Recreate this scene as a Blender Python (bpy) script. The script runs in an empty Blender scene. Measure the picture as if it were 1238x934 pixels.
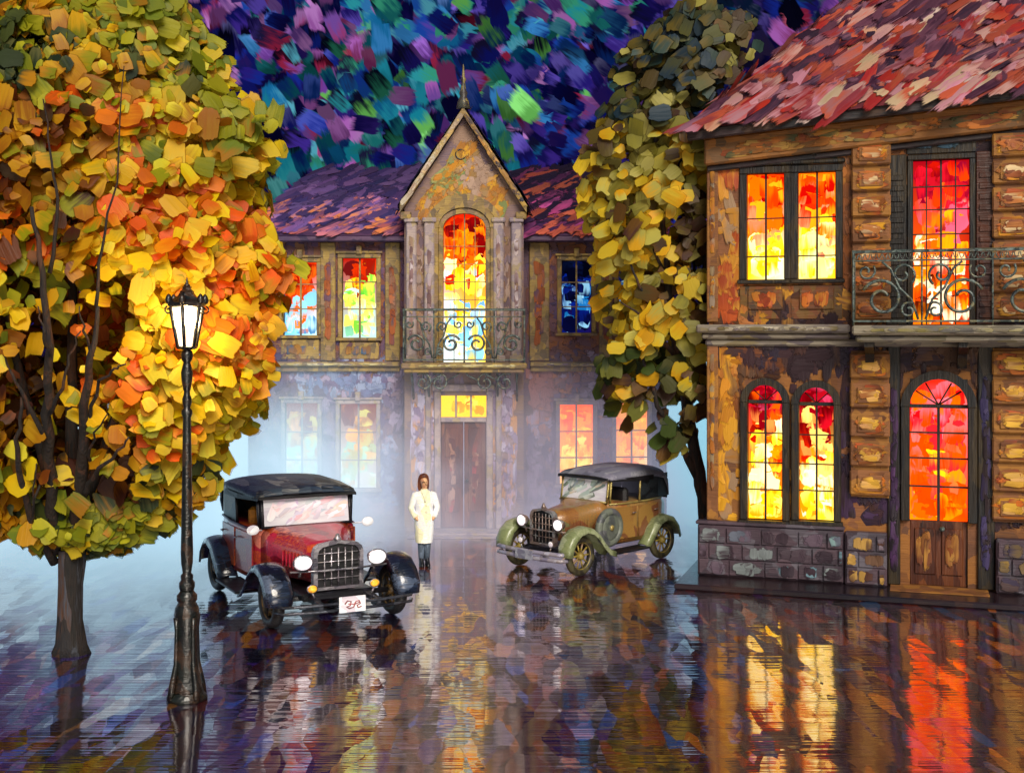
import bpy, math, random
import numpy as np
from mathutils import Vector, Matrix
random.seed(7)
RNG = np.random.default_rng(11)
COL = bpy.context.scene.collection
CAMZ, F = 4.2, 1500.0            # camera height and focal length (in photo pixels)
PI = math.pi

# ------------------------------------------------------------------ colour helpers
def lin(c):
    c = np.asarray(c, float) / 255.0
    return np.where(c <= 0.04045, c / 12.92, ((c + 0.055) / 1.055) ** 2.4)
def lin4(c): return tuple(lin(c)) + (1.0,)
def pick(pal, n, jit=0.12):
    P = np.array([lin(c) for c in pal])
    c = P[RNG.integers(0, len(P), n)]
    return np.clip(c * (1 + RNG.normal(0, jit, (n, 1))) * (1 + RNG.normal(0, jit * .4, (n, 3))), 0, 1)

# ------------------------------------------------------------------ materials
def newmat(name):
    m = bpy.data.materials.new(name); m.use_nodes = True
    nt = m.node_tree
    for n in list(nt.nodes): nt.nodes.remove(n)
    out = nt.nodes.new('ShaderNodeOutputMaterial')
    return m, nt, out
def N(nt, t, **kw):
    n = nt.nodes.new(t)
    for k, v in kw.items():
        if k == 'inp':
            for a, b in v.items(): n.inputs[a].default_value = b
        else: setattr(n, k, v)
    return n

def dab_mat(name, mode='diffuse', rough=.45, strength=1.0, transl=0.0, spec=.35, bump=.5, ragged=0.0, fine=1.0, slide=.55, soft=.06, gamma=1.0):
    """thick knife strokes: one colour dragged into a second along the stroke, running out in dry streaks at the ends"""
    m, nt, out = newmat(name)
    L = nt.links.new
    uv = N(nt, 'ShaderNodeUVMap', uv_map='UVMap'); un = N(nt, 'ShaderNodeUVMap', uv_map='Stroke')
    sx = N(nt, 'ShaderNodeSeparateXYZ'); L(un.outputs[0], sx.inputs[0])
    mp = N(nt, 'ShaderNodeMapping'); mp.inputs['Scale'].default_value = (2.0 * fine, 22 * fine, 1)
    L(uv.outputs[0], mp.inputs[0])
    nz = N(nt, 'ShaderNodeTexNoise', inp={'Scale': 1.0, 'Detail': 4.0, 'Roughness': .6})
    L(mp.outputs[0], nz.inputs['Vector'])
    mp2 = N(nt, 'ShaderNodeMapping'); mp2.inputs['Scale'].default_value = (3 * fine, 5 * fine, 1)
    L(uv.outputs[0], mp2.inputs[0])
    nz2 = N(nt, 'ShaderNodeTexNoise', inp={'Scale': 1.0, 'Detail': 1.0})
    L(mp2.outputs[0], nz2.inputs['Vector'])
    ad = N(nt, 'ShaderNodeMath', operation='ADD'); L(nz.outputs[0], ad.inputs[0]); L(nz2.outputs[0], ad.inputs[1])
    sl = N(nt, 'ShaderNodeMath', operation='MULTIPLY_ADD', inp={1: slide}); L(sx.outputs[0], sl.inputs[0]); L(ad.outputs[0], sl.inputs[2])
    mr = N(nt, 'ShaderNodeMapRange', interpolation_type='SMOOTHSTEP', inp={'From Min': .72, 'From Max': 1.28})
    L(sl.outputs[0], mr.inputs[0])
    c1 = N(nt, 'ShaderNodeAttribute', attribute_name='Col'); c2 = N(nt, 'ShaderNodeAttribute', attribute_name='Col2')
    mx = N(nt, 'ShaderNodeMix', data_type='RGBA')
    L(mr.outputs[0], mx.inputs['Factor']); L(c1.outputs['Color'], mx.inputs['A']); L(c2.outputs['Color'], mx.inputs['B'])
    col = mx.outputs['Result']
    bp = N(nt, 'ShaderNodeBump', inp={'Strength': bump, 'Distance': .02}); L(nz.outputs[0], bp.inputs['Height'])
    b = N(nt, 'ShaderNodeBsdfPrincipled', inp={'Roughness': rough, 'Specular IOR Level': spec})
    if mode == 'emit':
        b.inputs['Base Color'].default_value = (0, 0, 0, 1); b.inputs['Specular IOR Level'].default_value = 0
        if gamma != 1.0:
            gm = N(nt, 'ShaderNodeGamma', inp={'Gamma': gamma}); L(col, gm.inputs[0]); col = gm.outputs[0]
        L(col, b.inputs['Emission Color']); b.inputs['Emission Strength'].default_value = strength
        m.cycles.emission_sampling = 'NONE'
    else:
        L(col, b.inputs['Base Color']); L(bp.outputs[0], b.inputs['Normal'])
    if ragged:
        ab = N(nt, 'ShaderNodeMath', operation='ABSOLUTE'); L(sx.outputs[0], ab.inputs[0])
        e1 = N(nt, 'ShaderNodeMapRange', inp={'From Min': .5 - .32 * ragged, 'From Max': .54, 'To Min': 1.25, 'To Max': -.05}); L(ab.outputs[0], e1.inputs[0])
        ay = N(nt, 'ShaderNodeMath', operation='ABSOLUTE'); L(sx.outputs[1], ay.inputs[0])
        e2 = N(nt, 'ShaderNodeMapRange', inp={'From Min': .34, 'From Max': .5, 'To Min': 1.25, 'To Max': .30}); L(ay.outputs[0], e2.inputs[0])
        mn = N(nt, 'ShaderNodeMath', operation='MINIMUM'); L(e1.outputs[0], mn.inputs[0]); L(e2.outputs[0], mn.inputs[1])
        df = N(nt, 'ShaderNodeMath', operation='SUBTRACT'); L(mn.outputs[0], df.inputs[0]); L(nz.outputs[0], df.inputs[1])
        al = N(nt, 'ShaderNodeMapRange', inp={'From Min': -soft, 'From Max': soft}); L(df.outputs[0], al.inputs[0])
        L(al.outputs[0], b.inputs['Alpha'])
    if transl:
        t = N(nt, 'ShaderNodeBsdfTranslucent'); L(col, t.inputs['Color'])
        ms = N(nt, 'ShaderNodeMixShader', inp={0: transl})
        L(b.outputs[0], ms.inputs[1]); L(t.outputs[0], ms.inputs[2]); L(ms.outputs[0], out.inputs[0])
    else:
        L(b.outputs[0], out.inputs[0])
    return m

def paint(name, cols, scale=(6, 6, 6), rot=(0, 0, 0), rough=.4, metal=0.0, coat=0.0, bump=.35, spec=.5, warp=.35, emit=0.0, streak=(3, 40, 40)):
    """weathered paint: ragged patches of several tones with brush streaks and a slight relief"""
    m, nt, out = newmat(name); L = nt.links.new
    tc = N(nt, 'ShaderNodeTexCoord')
    mp = N(nt, 'ShaderNodeMapping'); mp.inputs['Scale'].default_value = scale; mp.inputs['Rotation'].default_value = rot
    L(tc.outputs['Object'], mp.inputs[0])
    wn = N(nt, 'ShaderNodeTexNoise', inp={'Scale': 1.3, 'Detail': 3.0}); L(mp.outputs[0], wn.inputs['Vector'])
    sc = N(nt, 'ShaderNodeVectorMath', operation='SCALE'); sc.inputs['Scale'].default_value = warp * 2
    L(wn.outputs['Color'], sc.inputs[0])
    av = N(nt, 'ShaderNodeVectorMath', operation='ADD'); L(mp.outputs[0], av.inputs[0]); L(sc.outputs[0], av.inputs[1])
    vo = N(nt, 'ShaderNodeTexVoronoi', inp={'Scale': 1.0}); L(av.outputs[0], vo.inputs['Vector'])
    sp = N(nt, 'ShaderNodeSeparateColor'); L(vo.outputs['Color'], sp.inputs[0])
    mp3 = N(nt, 'ShaderNodeMapping'); mp3.inputs['Scale'].default_value = streak; mp3.inputs['Rotation'].default_value = rot
    L(tc.outputs['Object'], mp3.inputs[0])
    sn = N(nt, 'ShaderNodeTexNoise', inp={'Scale': 1.0, 'Detail': 4.0}); L(mp3.outputs[0], sn.inputs['Vector'])
    ma = N(nt, 'ShaderNodeMath', operation='MULTIPLY_ADD', inp={1: .5}); L(sn.outputs[0], ma.inputs[0])
    sb = N(nt, 'ShaderNodeMath', operation='SUBTRACT', inp={1: .25}); L(sp.outputs[0], sb.inputs[0]); L(sb.outputs[0], ma.inputs[2])
    rp = N(nt, 'ShaderNodeValToRGB'); L(ma.outputs[0], rp.inputs[0])
    el = rp.color_ramp.elements
    n = len(cols)
    el[0].position = 0; el[0].color = lin4(cols[0]); el[1].position = 1; el[1].color = lin4(cols[-1])
    for i in range(1, n - 1):
        e = el.new(i / (n - 1)); e.color = lin4(cols[i])
    b = N(nt, 'ShaderNodeBsdfPrincipled', inp={'Roughness': rough, 'Metallic': metal, 'Coat Weight': coat, 'Specular IOR Level': spec})
    L(rp.outputs[0], b.inputs['Base Color'])
    h = N(nt, 'ShaderNodeMath', operation='MULTIPLY_ADD', inp={1: .6}); L(vo.outputs['Distance'], h.inputs[0]); L(sn.outputs[0], h.inputs[2])
    bp = N(nt, 'ShaderNodeBump', inp={'Strength': bump, 'Distance': .03}); L(h.outputs[0], bp.inputs['Height'])
    L(bp.outputs[0], b.inputs['Normal'])
    if emit:
        L(rp.outputs[0], b.inputs['Emission Color']); b.inputs['Emission Strength'].default_value = emit
    L(b.outputs[0], out.inputs[0])
    return m

# ------------------------------------------------------------------ mesh builder
class MB:
    def __init__(s):
        s.v = []; s.f = []; s.mi = []; s.sm = []; s.c1 = []; s.c2 = []; s.uv = []; s.st = []; s.n = 0
    def add(s, verts, faces, mat=0, smooth=False, c1=None, c2=None, uv=None, st=None):
        verts = np.asarray(verts, float).reshape(-1, 3); k = len(verts)
        s.v.append(verts)
        s.f.extend([tuple(i + s.n for i in f) for f in faces])
        s.mi.extend([mat] * len(faces)); s.sm.extend([smooth] * len(faces))
        s.c1.append(np.full((k, 3), .2) if c1 is None else c1)
        s.c2.append(np.full((k, 3), .2) if c2 is None else c2)
        s.uv.append(verts[:, [0, 2]] if uv is None else uv); s.st.append(np.zeros((k, 2)) if st is None else st)
        s.n += k
    def box(s, x0, x1, y0, y1, z0, z1, mat=0, ch=0.0):
        if x0 > x1: x0, x1 = x1, x0
        if y0 > y1: y0, y1 = y1, y0
        if z0 > z1: z0, z1 = z1, z0
        c = min(ch, (x1 - x0) * .45, (y1 - y0) * .45, (z1 - z0) * .45)
        if c <= 0:
            v = [(x, y, z) for x in (x0, x1) for y in (y0, y1) for z in (z0, z1)]
            s.add(v, [(0, 1, 3, 2), (4, 6, 7, 5), (0, 4, 5, 1), (2, 3, 7, 6), (0, 2, 6, 4), (1, 5, 7, 3)], mat); return
        X, Y, Z = (x0, x1), (y0, y1), (z0, z1); v = []; idx = {}
        for i in (0, 1):
            for j in (0, 1):
                for k in (0, 1):
                    for ax in range(3):
                        p = [X[i], Y[j], Z[k]]
                        for a, b in enumerate((i, j, k)):
                            if a != ax: p[a] += c if b == 0 else -c
                        idx[i, j, k, ax] = len(v); v.append(tuple(p))
        f = []
        for ax in range(3):
            for e in (0, 1):
                o = [(0, 0), (1, 0), (1, 1), (0, 1)]
                q = []
                for a, b in o:
                    t = [a, b]; t.insert(ax, e); q.append(idx[t[0], t[1], t[2], ax])
                f.append(tuple(q))
        for ax in range(3):
            o1, o2 = [a for a in range(3) if a != ax]
            for a in (0, 1):
                for b in (0, 1):
                    t0 = [0, 0, 0]; t1 = [0, 0, 0]; t1[ax] = 1
                    t0[o1] = t1[o1] = a; t0[o2] = t1[o2] = b
                    f.append((idx[(*t0, o1)], idx[(*t1, o1)], idx[(*t1, o2)], idx[(*t0, o2)]))
        for i in (0, 1):
            for j in (0, 1):
                for k in (0, 1): f.append((idx[i, j, k, 0], idx[i, j, k, 1], idx[i, j, k, 2]))
        s.add(v, f, mat)
    def tube(s, pts, r, segs=8, mat=0, smooth=True, cap=True):
        pts = [Vector(p) for p in pts]; n = len(pts)
        rr = [r] * n if not hasattr(r, '__len__') else list(r)
        T = []
        for i in range(n):
            t = pts[min(i + 1, n - 1)] - pts[max(i - 1, 0)]
            T.append(t.normalized() if t.length > 1e-9 else Vector((0, 0, 1)))
        a = Vector((0, 0, 1)) if abs(T[0].z) < .9 else Vector((1, 0, 0))
        u = T[0].cross(a).normalized(); v = []
        for i in range(n):
            u = (u - T[i] * u.dot(T[i])).normalized(); w = T[i].cross(u)
            for k in range(segs):
                an = 2 * PI * k / segs
                v.append(pts[i] + (u * math.cos(an) + w * math.sin(an)) * rr[i])
        f = [(i * segs + k, i * segs + (k + 1) % segs, (i + 1) * segs + (k + 1) % segs, (i + 1) * segs + k) for i in range(n - 1) for k in range(segs)]
        if cap: f += [tuple(range(segs))[::-1], tuple((n - 1) * segs + k for k in range(segs))]
        s.add([tuple(p) for p in v], f, mat, smooth)
    def lathe(s, prof, segs=24, c=(0, 0, 0), axis='z', mat=0, smooth=True, closed=False):
        v = []
        for r, z in prof:
            for k in range(segs):
                a = 2 * PI * k / segs; p = (r * math.cos(a), r * math.sin(a), z)
                if axis == 'x': p = (p[2], p[0], p[1])
                if axis == 'y': p = (p[0], p[2], p[1])
                v.append((p[0] + c[0], p[1] + c[1], p[2] + c[2]))
        n = len(prof); m = n if closed else n - 1
        f = [(i * segs + k, i * segs + (k + 1) % segs, ((i + 1) % n) * segs + (k + 1) % segs, ((i + 1) % n) * segs + k) for i in range(m) for k in range(segs)]
        if not closed: f += [tuple(range(segs))[::-1], tuple((n - 1) * segs + k for k in range(segs))]
        s.add(v, f, mat, smooth)
    def prism(s, poly, y0, y1, mat=0, smooth=False):
        """poly: (x, z) outline, extruded along y"""
        n = len(poly)
        v = [(x, y0, z) for x, z in poly] + [(x, y1, z) for x, z in poly]
        f = [tuple(range(n)), tuple(range(2 * n - 1, n - 1, -1))] + [(i, i + n, (i + 1) % n + n, (i + 1) % n) for i in range(n)]
        s.add(v, f, mat, smooth)
    def loft(s, rings, mat=0, smooth=True, close=True, caps=True):
        n = len(rings[0]); v = [p for r in rings for p in r]; m = n if close else n - 1
        f = [(i * n + k, i * n + (k + 1) % n, (i + 1) * n + (k + 1) % n, (i + 1) * n + k) for i in range(len(rings) - 1) for k in range(m)]
        if caps and close: f += [tuple(range(n))[::-1], tuple((len(rings) - 1) * n + k for k in range(n))]
        s.add(v, f, mat, smooth)
    def dabs(s, C, Nn, ang, Ls, Ws, c1, c2, thick=.012, lift=0.0, mat=0, bend=0.0):
        """N knife strokes at C with normals Nn; ang turns each stroke in its plane"""
        C = np.asarray(C, float); n = len(C)
        if n == 0: return
        Nn = np.broadcast_to(np.asarray(Nn, float), (n, 3)); Nn = Nn / np.linalg.norm(Nn, axis=1, keepdims=True)
        ref = np.tile(np.array([0, 0, 1.0]), (n, 1)); ref[np.abs(Nn[:, 2]) > .95] = (0, 1, 0)
        T1 = np.cross(ref, Nn); T1 /= np.linalg.norm(T1, axis=1, keepdims=True); T2 = np.cross(Nn, T1)
        ca, sa = np.cos(ang)[:, None], np.sin(ang)[:, None]
        D = T1 * ca + T2 * sa; E = np.cross(Nn, D)
        Ls = np.broadcast_to(Ls, n); Ws = np.broadcast_to(Ws, n); lift = np.broadcast_to(lift, n); thick = np.broadcast_to(thick, n)
        S = np.array([-.5, -.2, .2, .5]); Tt = np.array([-.5, 0, .5]); prof = np.array([.72, 1.0, 1.02, .82])
        V = np.zeros((n, 4, 3, 3)); UV = np.zeros((n, 4, 3, 2)); ST = np.zeros((n, 4, 3, 2)); off = RNG.uniform(0, 200, (n, 2))
        for i in range(4):
            for j in range(3):
                a = S[i] + (RNG.normal(0, .09, n) if i in (0, 3) else RNG.normal(0, .03, n)) + (0.05 if j == 1 else 0) * np.sign(S[i])
                b = Tt[j] * prof[i] * (1 + RNG.normal(0, .13, n))
                h = lift + thick * ((.8 if j == 1 else 0) + (.9 if i == 3 else 0)) + bend * Ls * (.25 - S[i] ** 2)
                V[:, i, j] = C + D * (a * Ls)[:, None] + E * (b * Ws)[:, None] + Nn * h[:, None]
                ST[:, i, j, 0] = S[i]; ST[:, i, j, 1] = Tt[j]
                UV[:, i, j, 0] = a * Ls + off[:, 0]; UV[:, i, j, 1] = b * Ws + off[:, 1]
        f = []
        for q in range(n):
            o = q * 12
            for i in range(3):
                for j in range(2): f.append((o + i * 3 + j, o + (i + 1) * 3 + j, o + (i + 1) * 3 + j + 1, o + i * 3 + j + 1))
        s.add(V.reshape(-1, 3), f, mat, True, np.repeat(c1, 12, 0), np.repeat(c2, 12, 0), UV.reshape(-1, 2), ST.reshape(-1, 2))
    def build(s, name, mats, parent=None, loc=None):
        me = bpy.data.meshes.new(name)
        V = np.concatenate(s.v) if s.v else np.zeros((0, 3))
        me.from_pydata(V.tolist(), [], s.f)
        if not isinstance(mats, (list, tuple)): mats = [mats]
        for m in mats: me.materials.append(m)
        me.polygons.foreach_set('material_index', s.mi); me.polygons.foreach_set('use_smooth', s.sm)
        for nm, arr in (('Col', s.c1), ('Col2', s.c2)):
            a = np.concatenate(arr); a = np.concatenate([a, np.ones((len(a), 1))], 1)
            at = me.attributes.new(nm, 'FLOAT_COLOR', 'POINT'); at.data.foreach_set('color', a.astype(np.float32).ravel())
        ul = me.uv_layers.new(name='UVMap'); li = np.zeros(len(me.loops), np.int32); me.loops.foreach_get('vertex_index', li)
        ul.data.foreach_set('uv', np.concatenate(s.uv)[li].astype(np.float32).ravel())
        ul = me.uv_layers.new(name='Stroke'); ul.data.foreach_set('uv', np.concatenate(s.st)[li].astype(np.float32).ravel())
        me.update()
        o = bpy.data.objects.new(name, me); COL.objects.link(o)
        if parent is not None: o.parent = parent
        if loc is not None: o.location = loc
        return o

def tag(o, label=None, cat=None, group=None, kind=None):
    if label: o['label'] = label
    if cat: o['category'] = cat
    if group: o['group'] = group
    if kind: o['kind'] = kind
    return o
def thing(name, label, cat, loc, rz=0, group=None):
    o = bpy.data.objects.new(name, None); COL.objects.link(o); o.location = loc; o.rotation_euler = (0, 0, rz)
    o.empty_display_size = .3
    return tag(o, label, cat, group)
def wx(px, d): return (px - 619) * d / F
def wz(py, d): return CAMZ - (py - 400) * d / F

# ------------------------------------------------------------------ shared materials
M_dab = dab_mat('knife_plaster', rough=.5, ragged=1.2, soft=.10)
M_leaf = dab_mat('autumn_leaf', rough=.5, transl=.4, bump=.5, slide=.7, ragged=.6, soft=.08)
M_glow = dab_mat('lit_glass', 'emit', gamma=1.4, strength=2.2, ragged=.7)
M_sky = dab_mat('night_sky', 'emit', strength=1.0, ragged=1.3, fine=.19, slide=1.0, soft=.2)
M_iron = paint('wrought_iron', [(30, 38, 40), (60, 74, 70), (96, 110, 104), (40, 50, 50), (120, 116, 84)], (14, 14, 14), rough=.35, bump=.4, coat=.2)
M_lampiron = paint('lamp_iron', [(8, 10, 9), (12, 14, 12), (24, 28, 22), (14, 12, 10), (60, 40, 24), (20, 22, 20)], (9, 9, 6), rough=.3, bump=.5, coat=.4)
M_darkwood = paint('dark_joinery', [(20, 17, 16), (36, 28, 18), (18, 20, 24), (54, 42, 20), (24, 17, 16)], (8, 8, 2.5), rough=.45, streak=(40, 40, 3))
M_bark = paint('bark', [(18, 14, 12), (36, 24, 16), (20, 18, 20), (70, 40, 22), (30, 26, 26)], (9, 9, 2), rough=.8, bump=.8, streak=(40, 40, 5))
M_barkpale = paint('bark_pale', [(14, 12, 12), (34, 24, 18), (22, 22, 28), (70, 42, 22), (60, 64, 74), (24, 20, 20)], (9, 9, 1.4), rough=.8, bump=.8, streak=(40, 40, 5))

# ------------------------------------------------------------------ camera, sun, world
cam = bpy.data.cameras.new('camera'); co = bpy.data.objects.new('camera', cam); COL.objects.link(co)
co.location = (0, 0, CAMZ); co.rotation_euler = (PI / 2, 0, 0)
cam.sensor_width = 36; cam.lens = 36 * F / 1238; cam.shift_y = -67 / 1238; cam.clip_end = 1500
sc = bpy.context.scene; sc.camera = co
sc.view_settings.view_transform = 'Standard'; sc.view_settings.look = 'None'; sc.view_settings.exposure = 0
sc.cycles.use_denoising = True
sc.cycles.max_bounces = 6; sc.cycles.transparent_max_bounces = 12; sc.cycles.volume_bounces = 0
try: sc.cycles.volume_step_rate = 2.0
except Exception: pass
SUN_EL, SUN_AZ = math.radians(35), math.radians(166)     # azimuth measured clockwise from +Y
sl = bpy.data.lights.new('moonlight', 'SUN'); so = bpy.data.objects.new('moonlight', sl); COL.objects.link(so)
sl.energy = 3.6; sl.angle = math.radians(28); sl.color = (1, .91, .78)
sdir = Vector((math.sin(SUN_AZ) * math.cos(SUN_EL), math.cos(SUN_AZ) * math.cos(SUN_EL), math.sin(SUN_EL)))
so.rotation_euler = sdir.to_track_quat('Z', 'Y').to_euler(); so.location = sdir * 40
w = bpy.data.worlds.new('World'); sc.world = w; w.use_nodes = True
nt = w.node_tree; bg = nt.nodes['Background']
sk = nt.nodes.new('ShaderNodeTexSky'); sk.sky_type = 'NISHITA'; sk.sun_disc = False
sk.sun_elevation = SUN_EL; sk.sun_rotation = SUN_AZ
nt.links.new(sk.outputs[0], bg.inputs[0]); bg.inputs[1].default_value = .045

# ------------------------------------------------------------------ sky dome of knife strokes
def build_sky():
    mb = MB(); R = 120.0
    def dirs(az, el): return np.stack([np.sin(az) * np.cos(el), np.cos(az) * np.cos(el), np.sin(el)], 1)
    # backing shell
    na, ne = 48, 20; A = np.linspace(-1.5, 1.5, na); E = np.linspace(-.03, 1.15, ne); v = []
    for e in E:
        for a in A: v.append(((R + 2) * math.sin(a) * math.cos(e), (R + 2) * math.cos(a) * math.cos(e), CAMZ + (R + 2) * math.sin(e)))
    f = [(i * na + k, i * na + k + 1, (i + 1) * na + k + 1, (i + 1) * na + k) for i in range(ne - 1) for k in range(na - 1)]
    base = np.tile(lin((22, 18, 66)), (len(v), 1)); mb.add(v, f, 0, True, base, base * .6)
    blue = [(14, 18, 88), (22, 40, 136), (36, 26, 112), (58, 38, 132), (14, 10, 60), (84, 66, 164), (24, 62, 150), (20, 16, 76)]
    pink = [(140, 56, 110), (160, 90, 170), (130, 30, 60), (110, 60, 150), (180, 120, 190), (110, 70, 150)]
    teal = [(20, 100, 150), (26, 120, 140), (80, 160, 180), (20, 60, 130), (50, 120, 180), (14, 40, 110)]
    green = [(50, 140, 110), (96, 170, 80), (24, 100, 100), (40, 140, 150), (16, 60, 110), (20, 120, 140)]
    dark = [(14, 14, 40), (24, 20, 52), (20, 40, 70), (30, 22, 48), (12, 28, 56)]
    mist = [(150, 170, 200), (120, 130, 190), (170, 190, 210)]
    n = 9500
    az = RNG.uniform(-1.45, 1.45, n); el = np.arcsin(RNG.uniform(-.02, .85, n))
    el = np.concatenate([el, RNG.uniform(.04, .36, 9000)]); az = np.concatenate([az, RNG.uniform(-.42, .42, 9000)]); n = len(az)
    px = 619 + F * np.tan(az); py = 400 - F * np.tan(el) / np.cos(az)
    c1 = np.zeros((n, 3)); c2 = np.zeros((n, 3))
    for i in range(n):
        x = az[i] * 4.2; e = el[i]; r = random.random()
        wgreen = math.exp(-((az[i] + .09) / .10) ** 2 - ((e - .19) / .08) ** 2)
        wgreen2 = math.exp(-((az[i] - .03) / .05) ** 2 - ((e - .25) / .03) ** 2)
        wdark = min(1, max(0, (az[i] - .10) / .14)) * .75
        if az[i] < -.1: wp = .42
        elif az[i] < .09: wp = .2
        else: wp = .08
        if e < .12: wp *= .5
        if r < .7 * max(wgreen, wgreen2): P = green if random.random() < .55 else teal
        elif r < .7 * max(wgreen, wgreen2) + wp * .8: P = pink
        elif random.random() < wdark: P = dark
        elif random.random() < (.14 if e > .12 else .05): P = teal
        elif e < .10 and random.random() < .35: P = pink[2:4] + dark[:2]
        else: P = blue
        a = lin(random.choice(P)); b = lin(random.choice(P + dark[:2]))
        if random.random() < .14: b = np.clip(a * 1.7 + .05, 0, 1)
        k = 1.1 if random.random() < .55 else .4
        c1[i] = a * k * random.uniform(.55, 1.0); c2[i] = b * k * random.uniform(.5, 1.0)
    d = dirs(az, el); C = d * (R - RNG.uniform(0, 2.5, n))[:, None]; C[:, 2] += CAMZ
    ang = RNG.normal(math.radians(128), .38, n) ; ang = np.where(az > .02, RNG.normal(math.radians(140), .3, n), ang)
    s = RNG.uniform(.8, 1.5, n)
    mb.dabs(C, -d, ang, s * 2.7, s * 1.4, c1, c2, .05, mat=0)
    return tag(mb.build('sky', M_sky), kind='structure')
build_sky()

# ------------------------------------------------------------------ wet ground
def build_ground():
    m, nt, out = newmat('wet_road'); L = nt.links.new
    g = N(nt, 'ShaderNodeNewGeometry')
    def cells(scale, off=(0, 0, 0), rnd=1.0):
        mp = N(nt, 'ShaderNodeMapping'); mp.inputs['Scale'].default_value = scale; mp.inputs['Location'].default_value = off
        L(g.outputs['Position'], mp.inputs[0])
        wv = N(nt, 'ShaderNodeTexNoise', inp={'Scale': .9, 'Detail': 2.0}); L(mp.outputs[0], wv.inputs['Vector'])
        sc_ = N(nt, 'ShaderNodeVectorMath', operation='SCALE'); sc_.inputs['Scale'].default_value = .22; L(wv.outputs['Color'], sc_.inputs[0])
        ad = N(nt, 'ShaderNodeVectorMath', operation='ADD'); L(mp.outputs[0], ad.inputs[0]); L(sc_.outputs[0], ad.inputs[1])
        vo = N(nt, 'ShaderNodeTexVoronoi', distance='CHEBYCHEV', inp={'Scale': 1.0, 'Randomness': rnd}); vo.voronoi_dimensions = '2D'
        L(ad.outputs[0], vo.inputs['Vector'])
        return vo
    v1 = cells((4.2, 1.5, 1)); v2 = cells((7.5, 3.2, 1), (3.3, 1.7, 0)); v3 = cells((.55, 1.5, 1), (9, 4, 0))
    v4 = cells((5.0, 1.15, 1), (2.1, 7.7, 0)); s4 = N(nt, 'ShaderNodeSeparateColor'); L(v4.outputs['Color'], s4.inputs[0])
    s1 = N(nt, 'ShaderNodeSeparateColor'); L(v1.outputs['Color'], s1.inputs[0])
    s2 = N(nt, 'ShaderNodeSeparateColor'); L(v2.outputs['Color'], s2.inputs[0])
    s3 = N(nt, 'ShaderNodeSeparateColor'); L(v3.outputs['Color'], s3.inputs[0])
    ml = N(nt, 'ShaderNodeMapping'); ml.inputs['Scale'].default_value = (.55, 26, 1); L(g.outputs['Position'], ml.inputs[0])
    ln = N(nt, 'ShaderNodeTexNoise', inp={'Scale': 1.0, 'Detail': 4.0, 'Roughness': .65}); L(ml.outputs[0], ln.inputs['Vector'])
    # base tone, with bright reflection streaks painted in as coloured patches
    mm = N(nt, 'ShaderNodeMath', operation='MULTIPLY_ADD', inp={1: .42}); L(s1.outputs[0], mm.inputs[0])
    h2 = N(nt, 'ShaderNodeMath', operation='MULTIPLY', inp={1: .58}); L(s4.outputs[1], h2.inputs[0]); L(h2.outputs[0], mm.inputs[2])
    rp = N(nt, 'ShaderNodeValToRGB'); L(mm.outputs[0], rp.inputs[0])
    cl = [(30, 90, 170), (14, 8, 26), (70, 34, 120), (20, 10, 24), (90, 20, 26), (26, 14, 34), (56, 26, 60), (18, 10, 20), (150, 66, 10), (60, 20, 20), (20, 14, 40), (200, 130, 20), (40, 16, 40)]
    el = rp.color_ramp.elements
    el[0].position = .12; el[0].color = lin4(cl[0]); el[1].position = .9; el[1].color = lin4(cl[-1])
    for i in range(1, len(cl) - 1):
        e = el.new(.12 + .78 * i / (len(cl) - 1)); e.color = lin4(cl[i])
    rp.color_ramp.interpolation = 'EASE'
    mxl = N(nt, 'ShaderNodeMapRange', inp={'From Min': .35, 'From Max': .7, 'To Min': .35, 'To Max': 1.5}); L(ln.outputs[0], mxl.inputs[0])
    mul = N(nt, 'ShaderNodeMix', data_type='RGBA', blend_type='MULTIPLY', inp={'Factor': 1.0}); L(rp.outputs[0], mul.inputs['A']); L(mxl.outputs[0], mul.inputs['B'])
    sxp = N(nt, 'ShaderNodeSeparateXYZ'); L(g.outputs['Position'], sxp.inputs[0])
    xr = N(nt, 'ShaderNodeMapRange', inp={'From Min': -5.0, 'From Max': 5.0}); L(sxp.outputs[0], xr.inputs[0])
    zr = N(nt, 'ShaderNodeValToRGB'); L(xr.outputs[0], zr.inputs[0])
    zr.color_ramp.elements[0].color = (.55, .62, 1.0, 1); zr.color_ramp.elements[1].color = (1.0, .62, .42, 1); e = zr.color_ramp.elements.new(.5); e.color = (.85, .62, .95, 1)  # cool-to-warm tint of the reflections painted across the road
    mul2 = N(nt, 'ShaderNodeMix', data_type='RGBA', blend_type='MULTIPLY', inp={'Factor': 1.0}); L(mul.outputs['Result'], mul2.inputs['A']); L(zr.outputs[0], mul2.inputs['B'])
    # ripple normals: pitch differs per patch so reflections break into upright blocks
    def centred(sock, k):
        a = N(nt, 'ShaderNodeMath', operation='SUBTRACT', inp={1: .5}); L(sock, a.inputs[0])
        b = N(nt, 'ShaderNodeMath', operation='MULTIPLY', inp={1: k}); L(a.outputs[0], b.inputs[0]); return b.outputs[0]
    def add(a, b):
        n = N(nt, 'ShaderNodeMath', operation='ADD'); L(a, n.inputs[0]); L(b, n.inputs[1]); return n.outputs[0]
    ny = add(add(centred(s1.outputs[1], .08), centred(s4.outputs[0], .07)), add(centred(s2.outputs[0], .03), centred(ln.outputs[0], .34)))
    nx = add(centred(s1.outputs[2], .008), centred(s4.outputs[2], .012))
    cb = N(nt, 'ShaderNodeCombineXYZ', inp={2: 1.0}); L(nx, cb.inputs[0]); L(ny, cb.inputs[1])
    nm = N(nt, 'ShaderNodeVectorMath', operation='NORMALIZE'); L(cb.outputs[0], nm.inputs[0])
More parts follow.
